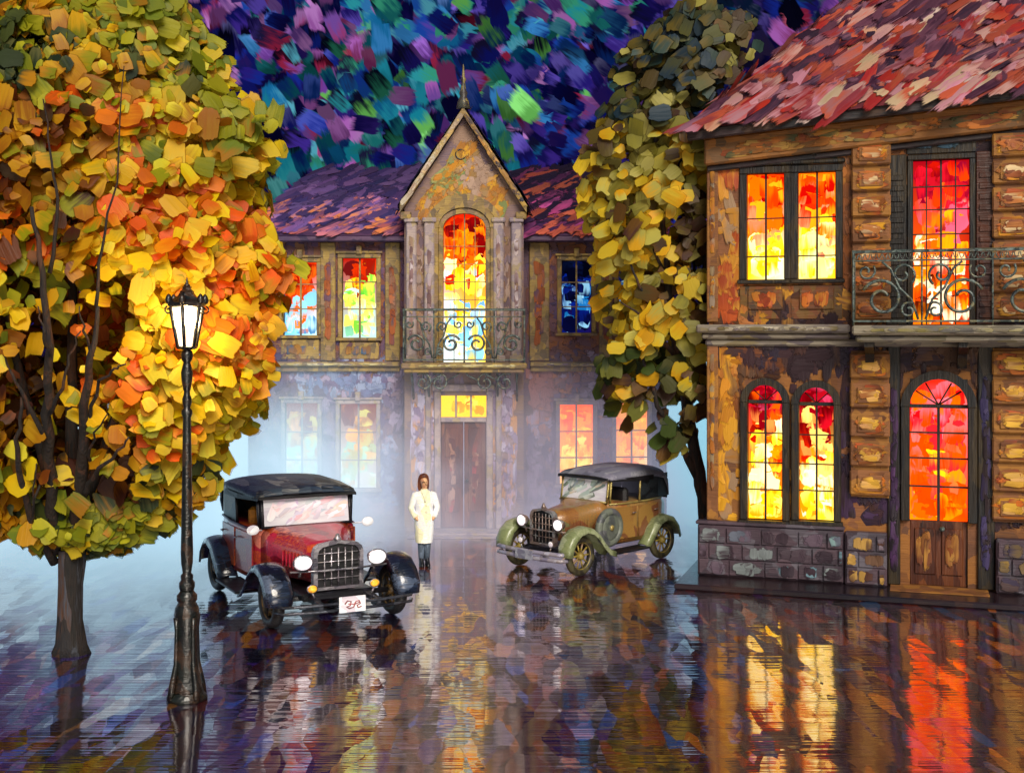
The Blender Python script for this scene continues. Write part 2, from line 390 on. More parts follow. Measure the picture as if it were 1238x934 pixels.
    df = N(nt, 'ShaderNodeBsdfDiffuse'); L(mul2.outputs['Result'], df.inputs[0])
    gl = N(nt, 'ShaderNodeBsdfGlossy', inp={'Roughness': .07}); gl.inputs['Color'].default_value = (1, .97, .97, 1); L(nm.outputs[0], gl.inputs['Normal'])
    fr = N(nt, 'ShaderNodeFresnel', inp={'IOR': 1.75})
    ms = N(nt, 'ShaderNodeMapRange', inp={'From Min': .1, 'From Max': .5, 'To Min': .40, 'To Max': .74}); L(fr.outputs[0], ms.inputs[0])
    g2 = N(nt, 'ShaderNodeBsdfGlossy', inp={'Roughness': .30}); L(nm.outputs[0], g2.inputs['Normal'])
    mg = N(nt, 'ShaderNodeMixShader', inp={0: .10}); L(gl.outputs[0], mg.inputs[1]); L(g2.outputs[0], mg.inputs[2])
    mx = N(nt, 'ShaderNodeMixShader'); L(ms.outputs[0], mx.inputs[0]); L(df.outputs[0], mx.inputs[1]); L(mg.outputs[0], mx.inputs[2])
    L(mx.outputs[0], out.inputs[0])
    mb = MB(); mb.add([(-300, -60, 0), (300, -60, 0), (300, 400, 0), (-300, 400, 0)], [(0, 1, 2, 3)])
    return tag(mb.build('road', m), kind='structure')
build_ground()

# ------------------------------------------------------------------ helpers for house fronts
def wall_cells(mb, u0, u1, z0, z1, openings, v0, v1, mat=0):
    """a wall slab with rectangular openings left out"""
    us = sorted({u0, u1} | {min(max(o[i], u0), u1) for o in openings for i in (0, 1)})
    zs = sorted({z0, z1} | {min(max(o[i], z0), z1) for o in openings for i in (2, 3)})
    for a, b in zip(us, us[1:]):
        if b - a < 1e-4: continue
        run = None
        for c, d in zip(zs, zs[1:]):
            if d - c < 1e-4: continue
            um, zm = (a + b) / 2, (c + d) / 2
            solid = not any(o[0] < um < o[1] and o[2] < zm < o[3] for o in openings)
            if solid:
                run = (run[0], d) if run else (c, d)
            if run and (not solid or d == zs[-1]):
                mb.box(a, b, v0, v1, run[0], run[1], mat); run = None
def front_dabs(mb, u0, u1, z0, z1, v, n, pal_fn, avoid=(), L_=(.28, .5), W_=(.12, .22), ang=None, mat=1, thick=.012, pad=.0, clip=None):
    """knife strokes of plaster kept inside the rectangle and off the openings"""
    k = n * 4
    a = RNG.choice([0, PI / 2, PI / 2], k) + RNG.normal(0, .16, k) if ang is None else RNG.normal(ang[0], ang[1], k)
    Ls = RNG.uniform(*L_, k); Ws = RNG.uniform(*W_, k)
    hx = .5 * (Ls * np.abs(np.cos(a)) + Ws * np.abs(np.sin(a))) * 1.06; hz = .5 * (Ls * np.abs(np.sin(a)) + Ws * np.abs(np.cos(a))) * 1.06
    q = np.minimum(1, np.minimum((u1 - u0) / (2 * hx + 1e-6), (z1 - z0) / (2 * hz + 1e-6))); Ls, Ws, hx, hz = Ls * q, Ws * q, hx * q, hz * q
    u = u0 + hx + RNG.uniform(0, 1, k) * np.maximum(0, u1 - u0 - 2 * hx); z = z0 + hz + RNG.uniform(0, 1, k) * np.maximum(0, z1 - z0 - 2 * hz)
    ok = np.ones(k, bool)
    for o in avoid: ok &= ~((u + hx > o[0] - pad) & (u - hx < o[1] + pad) & (z + hz > o[2] - pad) & (z - hz < o[3] + pad))
    if clip is not None: ok &= np.array([clip(p, r) for p, r in zip(u, z)])
    u, z, a, Ls, Ws = [x[ok][:n] for x in (u, z, a, Ls, Ws)]; n = len(u)
    if n == 0: return
    c1 = np.array([pal_fn(p, r) for p, r in zip(u, z)]).reshape(-1, 3); c2 = np.array([pal_fn(p, r) for p, r in zip(u, z)]).reshape(-1, 3)
    mb.dabs(np.stack([u, np.full(n, v), z], 1), (0, -1, 0) + RNG.normal(0, .05, (n, 3)), a, Ls, Ws, c1, c2, thick, RNG.uniform(.002, .016, n), mat)
def palfn(*pals):
    L_ = [lin(c) for p in pals for c in p]
    return lambda a, b: np.clip(random.choice(L_) * random.uniform(.75, 1.15), 0, 1)
def coh(P, u, z, sd=0.0, spread=.16):
    k = .5 + .27 * math.sin(1.5 * u + 1.1 * z + sd) + .2 * math.sin(2.1 * z - 1.3 * u + sd * 2) + .16 * math.sin(3.7 * u + sd) + random.gauss(0, spread)
    k = min(max(k, 0), .999); return np.clip(lin(P[int(k * len(P))]) * random.uniform(.82, 1.12), 0, 1)
def arch_pts(u0, u1, zs, zt, n=12):
    """half-ellipse from (u0, zs) over the top to (u1, zs)"""
    c, r = (u0 + u1) / 2, (u1 - u0) / 2
    return [(c - r * math.cos(PI * i / n), zs + (zt - zs) * math.sin(PI * i / n)) for i in range(n + 1)]
def make_window(parent, u0, u1, z0, z1, v, grad, fw=.09, proj=.05, depth=.14, bars_u=(.5,), bars_z=(.33, .66), arch=0.0, mat=None, name='window', sill=True, head=False, ndab=44, bar=.012, glow=None, fan=False):
    """frame mesh (part) with its bars, and the lit pane (sub-part). v is the wall face; the pane sits inside the reveal."""
    mat = mat or M_darkwood; mb = MB()
    zs = z1 - arch
    if arch:
        inn = arch_pts(u0, u1, zs, z1); outp = arch_pts(u0 - fw, u1 + fw, zs, z1 + fw)
        ring = lambda P, y: [(a, y, b) for a, b in P]
        Y0, Y1 = v - proj, v + depth
        for i in range(len(inn) - 1):
            a, b, c, d = inn[i], inn[i + 1], outp[i + 1], outp[i]
            mb.add([(a[0], Y0, a[1]), (b[0], Y0, b[1]), (c[0], Y0, c[1]), (d[0], Y0, d[1]), (a[0], Y1, a[1]), (b[0], Y1, b[1]), (c[0], Y1, c[1]), (d[0], Y1, d[1])],
                   [(0, 1, 2, 3), (0, 4, 5, 1), (3, 2, 6, 7)], 0, False)
        pu, pv_ = [p[0] for p in inn], [p[1] for p in inn]
    mb.box(u0 - fw, u0, v - proj, v + depth, z0, zs, ch=.012); mb.box(u1, u1 + fw, v - proj, v + depth, z0, zs, ch=.012)
    if not arch: mb.box(u0 - fw, u1 + fw, v - proj - .002, v + depth, z1, z1 + fw, ch=.012)
    if sill: mb.box(u0 - fw - .03, u1 + fw + .03, v - proj - .05, v + depth, z0 - .07, z0, ch=.012)
    if head:
        mb.box(u0 - fw - .04, u1 + fw + .04, v - proj - .04, v, z1 + fw + .001, z1 + fw + .05, ch=.01)
        c = (u0 + u1) / 2; mb.box(c - .06, c + .06, v - proj - .06, v, z1 + fw - .02, z1 + fw + .17, ch=.015)
    H = z1 - z0; Wd = u1 - u0; yb0, yb1 = v + depth * .45, v + depth * .75
    def top_at(u):
        if not arch: return z1
        c, r = (u0 + u1) / 2, Wd / 2; return zs + arch * math.sqrt(max(0, 1 - ((u - c) / r) ** 2))
    for k in bars_u:
        u = u0 + Wd * k; wd = bar * (1.6 if abs(k - .5) < .01 else 1)
        mb.box(u - wd, u + wd, yb0, yb1, z0, top_at(u) - (.0 if not fan else arch), ch=.004)
    for k in bars_z:
        z = z0 + H * k
        if arch and z > zs:
            r = Wd / 2 * math.sqrt(max(0, 1 - ((z - zs) / arch) ** 2)); c = (u0 + u1) / 2; mb.box(c - r, c + r, yb0 - .003, yb1 - .003, z - bar, z + bar, ch=.004)
        else: mb.box(u0, u1, yb0 - .003, yb1 - .003, z - bar, z + bar, ch=.004)
    if fan:
        c = (u0 + u1) / 2
        mb.box(u0, u1, yb0 - .02, yb1, zs - .03, zs + .03, ch=.008)
        for an in (45, 90, 135) if fan != 2 else (35, 62, 118, 145):
            a = math.radians(an); mb.tube([(c, yb0 + .01, zs + .02), (c + .96 * Wd / 2 * math.cos(a), yb0 + .01, zs + .96 * arch * math.sin(a))], bar, 6)
    w_ = mb.build(name, mat, parent)
    pb = MB(); yp = v + depth * .9
    poly = [(u0, z0)] + ([(a, b) for a, b in arch_pts(u0, u1, zs, z1)] if arch else [(u0, z1), (u1, z1)]) + [(u1, z0)]
    cs = np.array([grad((b - z0) / H, 0) for a, b in poly])
    pb.add([(a, yp, b) for a, b in poly], [tuple(range(len(poly)))], 0, False, cs, cs)
    if arch:   # wall stays rectangular behind the arched frame: pane dabs are clipped to the arch
        pass
    u = RNG.uniform(u0 + .04, u1 - .04, ndab * 3); z = RNG.uniform(z0 + .06, z1 - .05, ndab * 3)
    ok = np.array([b < top_at(a) - .04 for a, b in zip(u, z)]); u, z = u[ok][:ndab], z[ok][:ndab]
    c1 = np.array([grad((b - z0) / H, 1) for b in z]); c2 = np.array([grad((b - z0) / H, 1) for b in z])
    n = len(u)
    wd = np.minimum(RNG.uniform(.12, .26, n) * (Wd / .45 if Wd < .7 else 1.4), Wd * .62)
    u = np.clip(u, u0 + wd * .55, u1 - wd * .55)
    hh = RNG.uniform(.2, .46, n); z = np.clip(z, z0 + hh * .6, None); z = np.minimum(z, np.array([top_at(a) for a in u]) - hh * (.55 if not arch else .62))
    pb.dabs(np.stack([u, np.full(n, yp), z], 1), (0, -1, 0), RNG.normal(PI / 2, .1, n), hh, wd, c1, c2, .004, RNG.uniform(.001, .01, n), 0)
    pb.build('pane', glow or M_glow, w_)
    return w_
def gradient(stops):
    """stops: (height share, [colours]) from the sill up; flag 1 draws a random tone of the two nearest stops"""
    def g(t, rnd):
        t = min(max(t + (random.gauss(0, .07) if rnd else 0), 0), 1)
        for (a, A), (b, B) in zip(stops, stops[1:]):
            if t <= b:
                k = (t - a) / (b - a)
                c = (lin(random.choice(A)) * (1 - k) + lin(random.choice(B)) * k) if not rnd else lin(random.choice(B if random.random() < k else A)) * random.uniform(.8, 1.1)
                return np.clip(c, 0, 1)
        return lin(stops[-1][1][0])
    return g
def spiral(c, r0, r1, a0, turns, y, n=22, sx=1):
    return [(c[0] + sx * (r0 + (r1 - r0) * i / n) * math.cos(a0 + turns * 2 * PI * i / n), y, c[1] + (r0 + (r1 - r0) * i / n) * math.sin(a0 + turns * 2 * PI * i / n)) for i in range(n + 1)]
def railing(parent, u0, u1, z0, z1, y, yback, bays, name='balcony_railing', rt=.02, fringe=True, posts=True):
    """iron railing: top and bottom rails, posts, S-scrolls in each bay, returns to the wall"""
    mb = MB(); H = z1 - z0
    mb.box(u0 - .02, u1 + .02, y - .025, y + .025, z1 - .03, z1 + .02, ch=.008)
    mb.box(u0, u1, y - .015, y + .015, z1 - .16, z1 - .135, ch=.004); mb.box(u0, u1, y - .018, y + .018, z0 + .05, z0 + .08, ch=.004)
    if fringe:
        n = int((u1 - u0) / .085)
        for i in range(n):
            c = u0 + (u1 - u0) * (i + .5) / n
            mb.tube([(c - .035, y, z1 - .04), (c - .022, y, z1 - .1), (c, y, z1 - .125), (c + .022, y, z1 - .1), (c + .035, y, z1 - .04)], .008, 5)
    for i in range(bays + 1):
        u = u0 + (u1 - u0) * i / bays
        mb.tube([(u, y, z0), (u, y, z1)], .016 if 0 < i < bays else .022, 6)
    for e in (u0, u1):
        for z in (z1 - .005, z0 + .065): mb.tube([(e, y, z), (e, yback, z)], .018, 6)
        for k in (.33, .66): mb.tube([(e, y + (yback - y) * k, z0 + .06), (e, y + (yback - y) * k, z1)], .012, 6)
    rail = mb.build(name, M_iron, parent)
    bw = (u1 - u0) / bays
    for i in range(bays):
        s = MB(); c = u0 + bw * (i + .5); sx = 1 if i % 2 == 0 else -1; q = bw / 2
        top = z1 - .17; lo = z0 + .09; hh = top - lo
        # big scroll low, S-curve up to a small scroll, leaf curls
        s.tube(spiral((c - sx * q * .15, lo + hh * .36), q * .18, q * .62, .5, 1.35, y, 26, sx), rt * 1.15, 6)
        s.tube(spiral((c + sx * q * .45, top - hh * .22), q * .08, q * .38, 2.2, 1.3, y, 22, -sx), rt * .95, 6)
        s.tube(spiral((c - sx * q * .62, top - hh * .16), q * .06, q * .28, -.6, 1.2, y, 18, sx), rt * .8, 6)
        s.tube(spiral((c + sx * q * .62, lo + hh * .16), q * .06, q * .26, 1.0, 1.2, y, 18, -sx), rt * .8, 6)
        s.tube([(c + sx * q * .9, y, lo), (c + sx * q * .7, y, lo + hh * .35), (c + sx * q * .35, y, lo + hh * .55), (c + sx * q * .1, y, top - hh * .12), (c - sx * q * .15, y, top)], rt * .85, 6)
        s.build('scroll', M_iron, rail)
    return rail

# ------------------------------------------------------------------ right-hand house
YAW = math.atan2(-1.56, 4.856); cR = (3.164, 21.0); dU = (math.cos(YAW), math.sin(YAW)); dV = (-dU[1], dU[0])
def UR(px, v=0):
    t = (px - 619) / F; ox, oy = cR[0] + v * dV[0], cR[1] + v * dV[1]
    return (t * oy - ox) / (dU[0] - t * dU[1])
def ZR(px, py, v=0):
    u = UR(px, v); return wz(py, cR[1] + v * dV[1] + u * dU[1])
def build_right_house():
    root = thing('corner_house', 'two-storey ochre corner house with red hipped roof, balcony and arched glowing windows', 'house', (cR[0], cR[1], 0), YAW)
    U = UR; U1 = 7.4; zled = ZR(950, 398); D = 6.0
    ochre = [(206, 146, 30), (176, 116, 26), (150, 88, 24), (120, 66, 24), (96, 56, 30), (160, 96, 40), (186, 130, 36)]
    orange = [(190, 104, 30), (176, 80, 26), (150, 64, 26), (120, 52, 24), (140, 50, 24)]
    darkp = [(80, 48, 22), (54, 30, 36), (40, 20, 28), (36, 22, 42), (60, 34, 30)]
    greyp = [(120, 100, 84), (140, 120, 90), (90, 80, 80)]
    glowU = gradient([(0, [(255, 236, 150), (255, 246, 200), (252, 200, 40)]), (.3, [(255, 222, 60), (250, 180, 20), (255, 240, 170)]), (.6, [(240, 130, 20), (220, 70, 20), (245, 170, 40), (240, 150, 110)]), (1, [(230, 80, 14), (190, 26, 14), (240, 120, 10)])])
    glowL = gradient([(0, [(250, 200, 40), (255, 236, 120), (240, 150, 20)]), (.35, [(255, 216, 60), (248, 160, 16), (255, 236, 190)]), (.62, [(236, 110, 14), (200, 50, 14), (255, 220, 130), (240, 160, 90)]), (.85, [(150, 10, 34), (190, 30, 50), (120, 10, 20)]), (1, [(180, 40, 80), (140, 10, 40), (200, 80, 110)])])
    glowD = gradient([(0, [(240, 110, 10), (250, 150, 20), (236, 90, 10)]), (.3, [(255, 196, 40), (240, 120, 80), (240, 100, 10)]), (.6, [(230, 90, 10), (240, 130, 120), (220, 60, 70)]), (.8, [(200, 30, 40), (240, 120, 10), (236, 130, 140)]), (1, [(240, 110, 14), (220, 60, 40)])])
    glowB = gradient([(0, [(240, 130, 20), (200, 80, 20), (120, 40, 20)]), (.4, [(250, 170, 30), (240, 120, 20), (255, 230, 200)]), (.62, [(230, 90, 60), (236, 110, 130), (240, 140, 20)]), (.85, [(200, 40, 60), (230, 80, 20), (150, 20, 60)]), (1, [(190, 40, 20), (160, 20, 40)])])
    def rect(px0, px1, py0, py1): return (U(px0), U(px1), ZR((px0 + px1) / 2, py1), ZR((px0 + px1) / 2, py0))
    wu = [rect(903, 948, 210, 338), rect(965, 1010, 208, 337)]
    bd = rect(1104, 1172, 193, 392)
    wl = [rect(904, 946, 465, 628), rect(966, 1008, 468, 629)]
    dl = rect(1100, 1170, 458, 630); dpan = (dl[0], dl[1], .12, dl[2])
    ops = wu + [bd] + wl + [(dl[0], dl[1], .12, dl[3])]
    ztop = 7.5; PH = ZR(860, 632)
    mb = MB(); u_0 = U(857)
    wall_cells(mb, u_0, U1, .1, ztop, ops, 0, .3)
    mb.box(u_0, u_0 + .3, .3, D, .1, ztop); mb.box(U1 - .3, U1, .3, D, .1, ztop); mb.box(u_0, U1, D, D + .3, .1, ztop)
    def pal(u, z):
        if z > zled:
            if u < U(893): P = [(214, 140, 36), (196, 104, 30), (176, 76, 24), (150, 60, 24), (190, 130, 40), (150, 120, 90)]
            elif u > U(1077): P = darkp + ochre[2:3] + orange[4:]
            elif z > ZR(950, 200): P = ochre + [(70, 90, 80), (90, 60, 40)]
            else: P = ochre[3:] + darkp[:3]
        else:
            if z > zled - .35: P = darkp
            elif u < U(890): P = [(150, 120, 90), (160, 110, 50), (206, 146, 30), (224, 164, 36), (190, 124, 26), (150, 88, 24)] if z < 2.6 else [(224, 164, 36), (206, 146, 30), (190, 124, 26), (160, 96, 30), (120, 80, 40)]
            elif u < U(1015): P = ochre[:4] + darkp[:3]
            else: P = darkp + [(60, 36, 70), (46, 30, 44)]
        return coh(P, u, z, 1.0)
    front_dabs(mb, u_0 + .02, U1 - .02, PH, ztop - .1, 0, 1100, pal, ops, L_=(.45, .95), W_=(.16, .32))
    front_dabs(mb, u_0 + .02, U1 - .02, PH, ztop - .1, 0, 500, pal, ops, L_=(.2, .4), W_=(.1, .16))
    # spandrel fillers above the arched openings
    wall = mb.build('wall', [paint('ochre_render', [(110, 66, 30), (150, 96, 36), (90, 56, 36), (130, 80, 44)], (4, 4, 4), rough=.7), M_dab], root)
    for o in wl + [dl]:
        f_ = MB(); r = (o[1] - o[0]) / 2; zs = o[3] - r
        P = arch_pts(o[0], o[1], zs, o[3], 12)
        f_.prism([(o[0], o[3] + .001)] + P[:7], .004, .3); f_.prism(P[6:] + [(o[1], o[3] + .001)], .004, .3)
        f_.build('spandrel', M_darkwood, wall)
    # windows
    for k, o in enumerate(wu):
        make_window(root, *o, 0, glowU, fw=.12, bars_z=(.22, .58), ndab=60, bar=.01)
        pm = MB(); zt = o[2] - .1; zb = ZR(950, 386)
        pm.box(o[0] - .12, o[1] + .12, -.03, .0, zb, zt, ch=.015); pm.box(o[0] + .02, o[1] - .02, -.06, -.03, zb + .16, zt - .06, ch=.015)
        front_dabs(pm, o[0] + .03, o[1] - .03, zb + .17, zt - .07, -.062, 9, palfn(orange, [(190, 120, 40), (200, 110, 50)]), L_=(.2, .32), W_=(.1, .18), ang=(PI / 2, .1))
        pm.build('window_apron', [paint('apron_paint%d' % k, [(80, 56, 34), (110, 80, 34), (120, 66, 30), (60, 50, 36)], (7, 7, 4)), M_dab], root)
    hd = MB(); hd.box(wu[0][0] - .16, wu[1][1] + .16, -.09, -.001, wu[0][3] + .125, wu[0][3] + .2, ch=.02); hd.box(wu[0][0] - .1, wu[0][0] + .02, -.1, -.002, wu[0][3] + .21, wu[0][3] + .33, ch=.03)
    hd.box(wu[1][0] + .2, wu[1][0] + .34, -.1, -.002, wu[0][3] + .21, wu[0][3] + .33, ch=.03); hd.build('window_head', M_darkwood, root)
    for o in wl: make_window(root, *o, 0, glowL, fw=.12, proj=.09, bars_z=(.22, .42, .64), arch=(o[1] - o[0]) / 2, ndab=66, bar=.01, fan=1)
    # upper balcony door and lower door
    d1 = make_window(root, *bd, 0, glowB, fw=.09, bars_u=(.24, .5, .76), bars_z=(.36, .55, .7, .84), ndab=90, name='balcony_door', sill=False, bar=.01)
    sh = MB(); sh.box(bd[1] + .1, bd[1] + .42, -.06, -.002, bd[2], bd[3] + .1, ch=.01)
    for k in range(14): z = bd[2] + .1 + k * .17; sh.box(bd[1] + .14, bd[1] + .38, -.08, -.06, z, z + .09, ch=.01)
    sh.build('shutter', paint('shutter_paint', [(50, 26, 18), (80, 40, 22), (40, 22, 24)], (8, 8, 3)), root)
    sh = MB(); sh.box(bd[0] - .42, bd[0] - .1, -.06, -.002, bd[2], bd[3] + .1, ch=.01)
    for k in range(14): z = bd[2] + .1 + k * .17; sh.box(bd[0] - .38, bd[0] - .14, -.08, -.06, z, z + .09, ch=.01)
    sh.build('shutter', M_darkwood, root)
    tr = MB(); tr.box(bd[0] - .1, bd[1] + .1, -.03, -.001, bd[3] + .1, bd[3] + .42, ch=.01)
    front_dabs(tr, bd[0], bd[1], bd[3] + .16, bd[3] + .36, -.032, 8, palfn([(60, 90, 110), (40, 60, 70), (80, 110, 130)]), L_=(.2, .3), W_=(.1, .16))
    tr.build('door_transom', [M_darkwood, M_dab], root)
    d2 = make_window(root, *dl, 0, glowD, fw=.14, proj=.1, bars_z=(.24, .44, .62), bars_u=(.5,), arch=(dl[1] - dl[0]) / 2, ndab=90, name='arched_door', sill=False, fan=2, bar=.014)
    lp = MB(); lp.box(dl[0], dl[1], .05, .14, .12, dl[2], ch=.01)
    for a in (.08, .55):
        x0 = dl[0] + (dl[1] - dl[0]) * a; x1 = x0 + (dl[1] - dl[0]) * .37
        lp.box(x0, x1, .02, .05, .3, dl[2] - .12, ch=.02)
        front_dabs(lp, x0 + .02, x1 - .02, .32, dl[2] - .14, .018, 7, palfn([(170, 120, 50), (120, 64, 30), (96, 48, 24), (150, 96, 40)]), L_=(.3, .6), W_=(.07, .13), ang=(PI / 2, .06))
    lp.build('door_panel', [paint('door_wood', [(60, 26, 16), (90, 44, 20), (110, 60, 26), (44, 22, 20)], (8, 8, 2), streak=(40, 40, 3)), M_dab], d2)
    sf = MB()
    for a, b in ((dl[0] - .34, dl[0] - .145), (dl[1] + .145, dl[1] + .40)): sf.box(a, b, -.06, -.001, .12, ZR(1100, 412), ch=.015)
    front_dabs(sf, dl[1] + .16, dl[1] + .38, .2, 3.6, -.062, 26, palfn([(40, 34, 70), (60, 50, 90), (40, 26, 30)]), L_=(.3, .5), W_=(.07, .12), ang=(PI / 2, .06))
    front_dabs(sf, dl[0] - .33, dl[0] - .16, .2, 3.6, -.062, 26, palfn([(50, 30, 60), (70, 40, 80), (30, 20, 30)]), L_=(.3, .5), W_=(.07, .12), ang=(PI / 2, .06))
    sf.build('door_surround', [M_darkwood, M_dab], root)
    kn = MB(); kn.lathe([(.0, .0), (.02, .0), (.02, -.05), (.045, -.06), (.04, -.1), (0, -.105)], 12, ((dl[0] + dl[1]) / 2 + .05, .02, 1.05), 'y'); kn.build('handle', M_iron, d2)
    # rusticated pilasters
    M_block = paint('quoin_stone', [(120, 76, 36), (160, 108, 40), (100, 60, 30), (140, 90, 50)], (5, 5, 5), rough=.7)
    def pilaster(px0, px1, z0, z1, nb, pale):
        m_ = MB(); a, b = U(px0), U(px1); m_.box(a, b, -.08, 0, z0, z1); h = (z1 - z0) / nb
        for k in range(nb):
            za, zb = z0 + k * h + .03, z0 + (k + 1) * h - .03
            m_.box(a - .015, b + .015, -.15, -.08, za, zb, ch=.025); m_.box(a + .1, b - .1, -.175, -.15, za + h * .16, zb - h * .16, ch=.02)
            front_dabs(m_, a, b, za + .01, zb - .01, -.152, 9, palfn(ochre[:5], orange[:3]), L_=(.3, .55), W_=(.1, .18), ang=(0, .06))
            front_dabs(m_, a + .11, b - .11, za + h * .17, zb - h * .17, -.177, 6, palfn(pale), L_=(.2, .4), W_=(.08, .15), ang=(0, .06))
        m_.build('pilaster', [M_block, M_dab], root)
    pale = [(220, 190, 140), (190, 120, 60), (160, 90, 50), (120, 60, 30)]; yel = [(200, 150, 50), (220, 170, 60), (150, 90, 40), (210, 160, 90)]
    pilaster(1031, 1076, zled + .12, ZR(1050, 172), 7, pale); pilaster(1029, 1075, ZR(1050, 600), zled - .35, 5, yel)
    pilaster(1200, 1250, zled + .12, ZR(1220, 160), 7, pale); pilaster(1200, 1250, ZR(1220, 630), zled - .3, 6, yel)
    # stone base
    pb = MB(); pal_s = [(70, 56, 66), (92, 76, 90), (110, 104, 116), (60, 46, 56), (90, 96, 110), (120, 128, 130), (52, 40, 50)]
    ub = U(845); pb.box(ub, U(1021), -.14, .0, .1, PH, ch=.02); pb.box(ub, ub + .0001 + (u_0 - ub), .0, D, .1, PH - .003)
    pb.box(U(1022), dl[0] - .35, -.2, .0, .1, PH - .01, ch=.02); pb.box(dl[1] + .41, U1, -.2, 0, .1, PH - .01, ch=.02)
    pb.box(ub - .03, U(1022) - .005, -.17, 0.0, PH, PH + .06, ch=.015)
    def courses(x0, x1, yf, P, rows=3):
        hh = (PH - .16) / rows
        for r in range(rows):
            x = x0 + .02 - (r % 2) * .25
            while x < x1 - .05:
                wd = random.uniform(.38, .62); a_, b_ = max(x, x0 + .01) + .008, min(x + wd, x1 - .01) - .008
                if b_ - a_ > .06:
                    za, zb = .12 + r * hh + .008, .12 + (r + 1) * hh - .008; q = yf - random.uniform(.02, .04)
                    pb.box(a_, b_, q, yf, za, zb, ch=.015); c_ = random.choice(P); front_dabs(pb, a_ + .01, b_ - .01, za + .01, zb - .01, q - .002, 4, palfn([c_, random.choice(P), c_]), L_=(.3, .45), W_=(.22, .34), ang=(random.choice([0, PI / 2]), .12))
                x += wd
    courses(ub, U(1021), -.14, pal_s + [(96, 124, 136), (120, 150, 150)]); courses(U(1022), dl[0] - .35, -.2, [(150, 110, 60), (110, 80, 60), (180, 140, 70), (110, 96, 106), (80, 50, 40)]); courses(dl[1] + .41, U1, -.2, [(150, 120, 60), (110, 90, 60), (60, 50, 70), (80, 60, 60)])
    pb.build('stone_base', [paint('base_stone', [(60, 46, 56), (84, 66, 76), (50, 40, 50), (96, 90, 100)], (4, 4, 4), rough=.5), M_dab], root)
    # corner pier left edge
    cp = MB(); cp.box(u_0 - .03, u_0 + .16, -.05, -.001, PH + .06, zled - .1, ch=.015); cp.box(u_0 - .03, u_0 + .16, -.05, -.001, zled + .12, ztop - .25, ch=.015)
    front_dabs(cp, u_0 + .02, u_0 + .11, PH + .3, ztop - .4, -.052, 44, palfn(greyp, ochre, [(150, 130, 110)]), L_=(.3, .5), W_=(.08, .13), ang=(PI / 2, .06), avoid=[(u_0 - 1, u_0 + 1, zled - .3, zled + .3)])
    cp.build('corner_pier', [M_block, M_dab], root)
    # ledge and balcony
    lg = MB(); lg.box(u_0 - .18, U(1028), -.26, .0, zled - .06, zled + .08, ch=.03); lg.box(u_0 - .1, U(1028), -.17, .0, zled - .16, zled - .06, ch=.03); lg.box(u_0 - .05, U1, -.09, 0, zled - .28, zled - .163, ch=.03)
    lg.box(u_0 - .18, u_0 - .001, 0, D, zled - .06, zled + .08)
    front_dabs(lg, u_0 - .1, U(1020), zled - .03, zled + .05, -.262, 60, palfn([(130, 120, 110), (150, 140, 120), (190, 180, 160), (90, 80, 90), (110, 96, 60)]), L_=(.3, .6), W_=(.05, .08), ang=(0, .05))
    lg.build('ledge', [paint('ledge_stone', [(110, 100, 90), (150, 140, 120), (90, 80, 84), (130, 116, 80)], (3, 9, 9), rough=.6), M_dab], root)
    vb = -.85; bs = MB(); ba = U(1030, vb); bs.box(ba, U1 + .3, vb - .05, .0, zled - .09, zled + .06, ch=.03); bs.box(ba + .05, U1 + .2, vb + .05, 0, zled - .2, zled - .09, ch=.03)
    front_dabs(bs, ba + .15, U1, zled - .05, zled + .02, vb - .052, 60, palfn([(130, 120, 100), (150, 140, 100), (100, 96, 90), (120, 110, 60)]), L_=(.3, .6), W_=(.05, .08), ang=(0, .05))
    bs.build('balcony_slab', [paint('slab_stone', [(110, 104, 90), (140, 130, 110), (90, 84, 80), (120, 110, 70)], (3, 9, 9), rough=.6), M_dab], root)
    for u in (ba + .25, ba + 1.65, ba + 3.0):
        bk = MB(); bk.prism([(0, 0), (0, .42), (.7, .42), (.7, .34), (.3, .22), (.12, 0)], -.07, .07)
        for i in range(len(bk.v)): V = bk.v[i]; bk.v[i] = np.stack([u + V[:, 1], -V[:, 0], zled - .62 + V[:, 2]], 1)
        bk.build('bracket', M_darkwood, root)
    railing(root, ba + .02, U1 + .25, zled + .06, ZR(1100, 303, vb), vb, 0, 5, rt=.025)
    # eaves: they climb slightly to the right
    sl_ = .078
    def shear(mb_, u0):
        for i in range(len(mb_.v)): V = mb_.v[i]; V[:, 2] += sl_ * (V[:, 0] - u0)
    ue = -.12; ze = wz(160, 20.7)
    ov = .48; ev = MB()
    ev.box(ue, U1 + .4, -ov, -ov + .08, ze - .16, ze + .02, 0, ch=.02); ev.box(ue + .001, U1 + .4, -ov + .08, D + .4, ze - .05, ze - .01, 0)
    ev.box(u_0 - .05, U1, -.2, 0.0, ze - .56, ze - .12, 2, ch=.03); ev.box(u_0 - .08, U1, -.3, 0.0, ze - .12, ze - .052, 2, ch=.01); ev.box(u_0 - .02, U1, -.1, -.0, ze - .66, ze - .56, 0, ch=.02)
    front_dabs(ev, u_0 + .1, U1 - .2, ze - .50, ze - .2, -.202, 110, palfn([(150, 90, 30), (190, 110, 40), (110, 76, 40), (80, 80, 50), (130, 60, 30), (170, 130, 60)]), L_=(.4, .7), W_=(.08, .13), ang=(0, .05))
    shear(ev, ue); ev.build('eaves', [paint('eaves_board', [(30, 22, 26), (50, 32, 34), (24, 24, 28), (64, 40, 24)], (4, 9, 9), rough=.5), M_dab, paint('eaves_frieze', [(120, 76, 32), (150, 96, 36), (90, 66, 40)], (4, 6, 6), rough=.6)], root)
    # hipped roof with loose strokes of tile colour
    rf = MB(); pitch = .98; run = 3.3
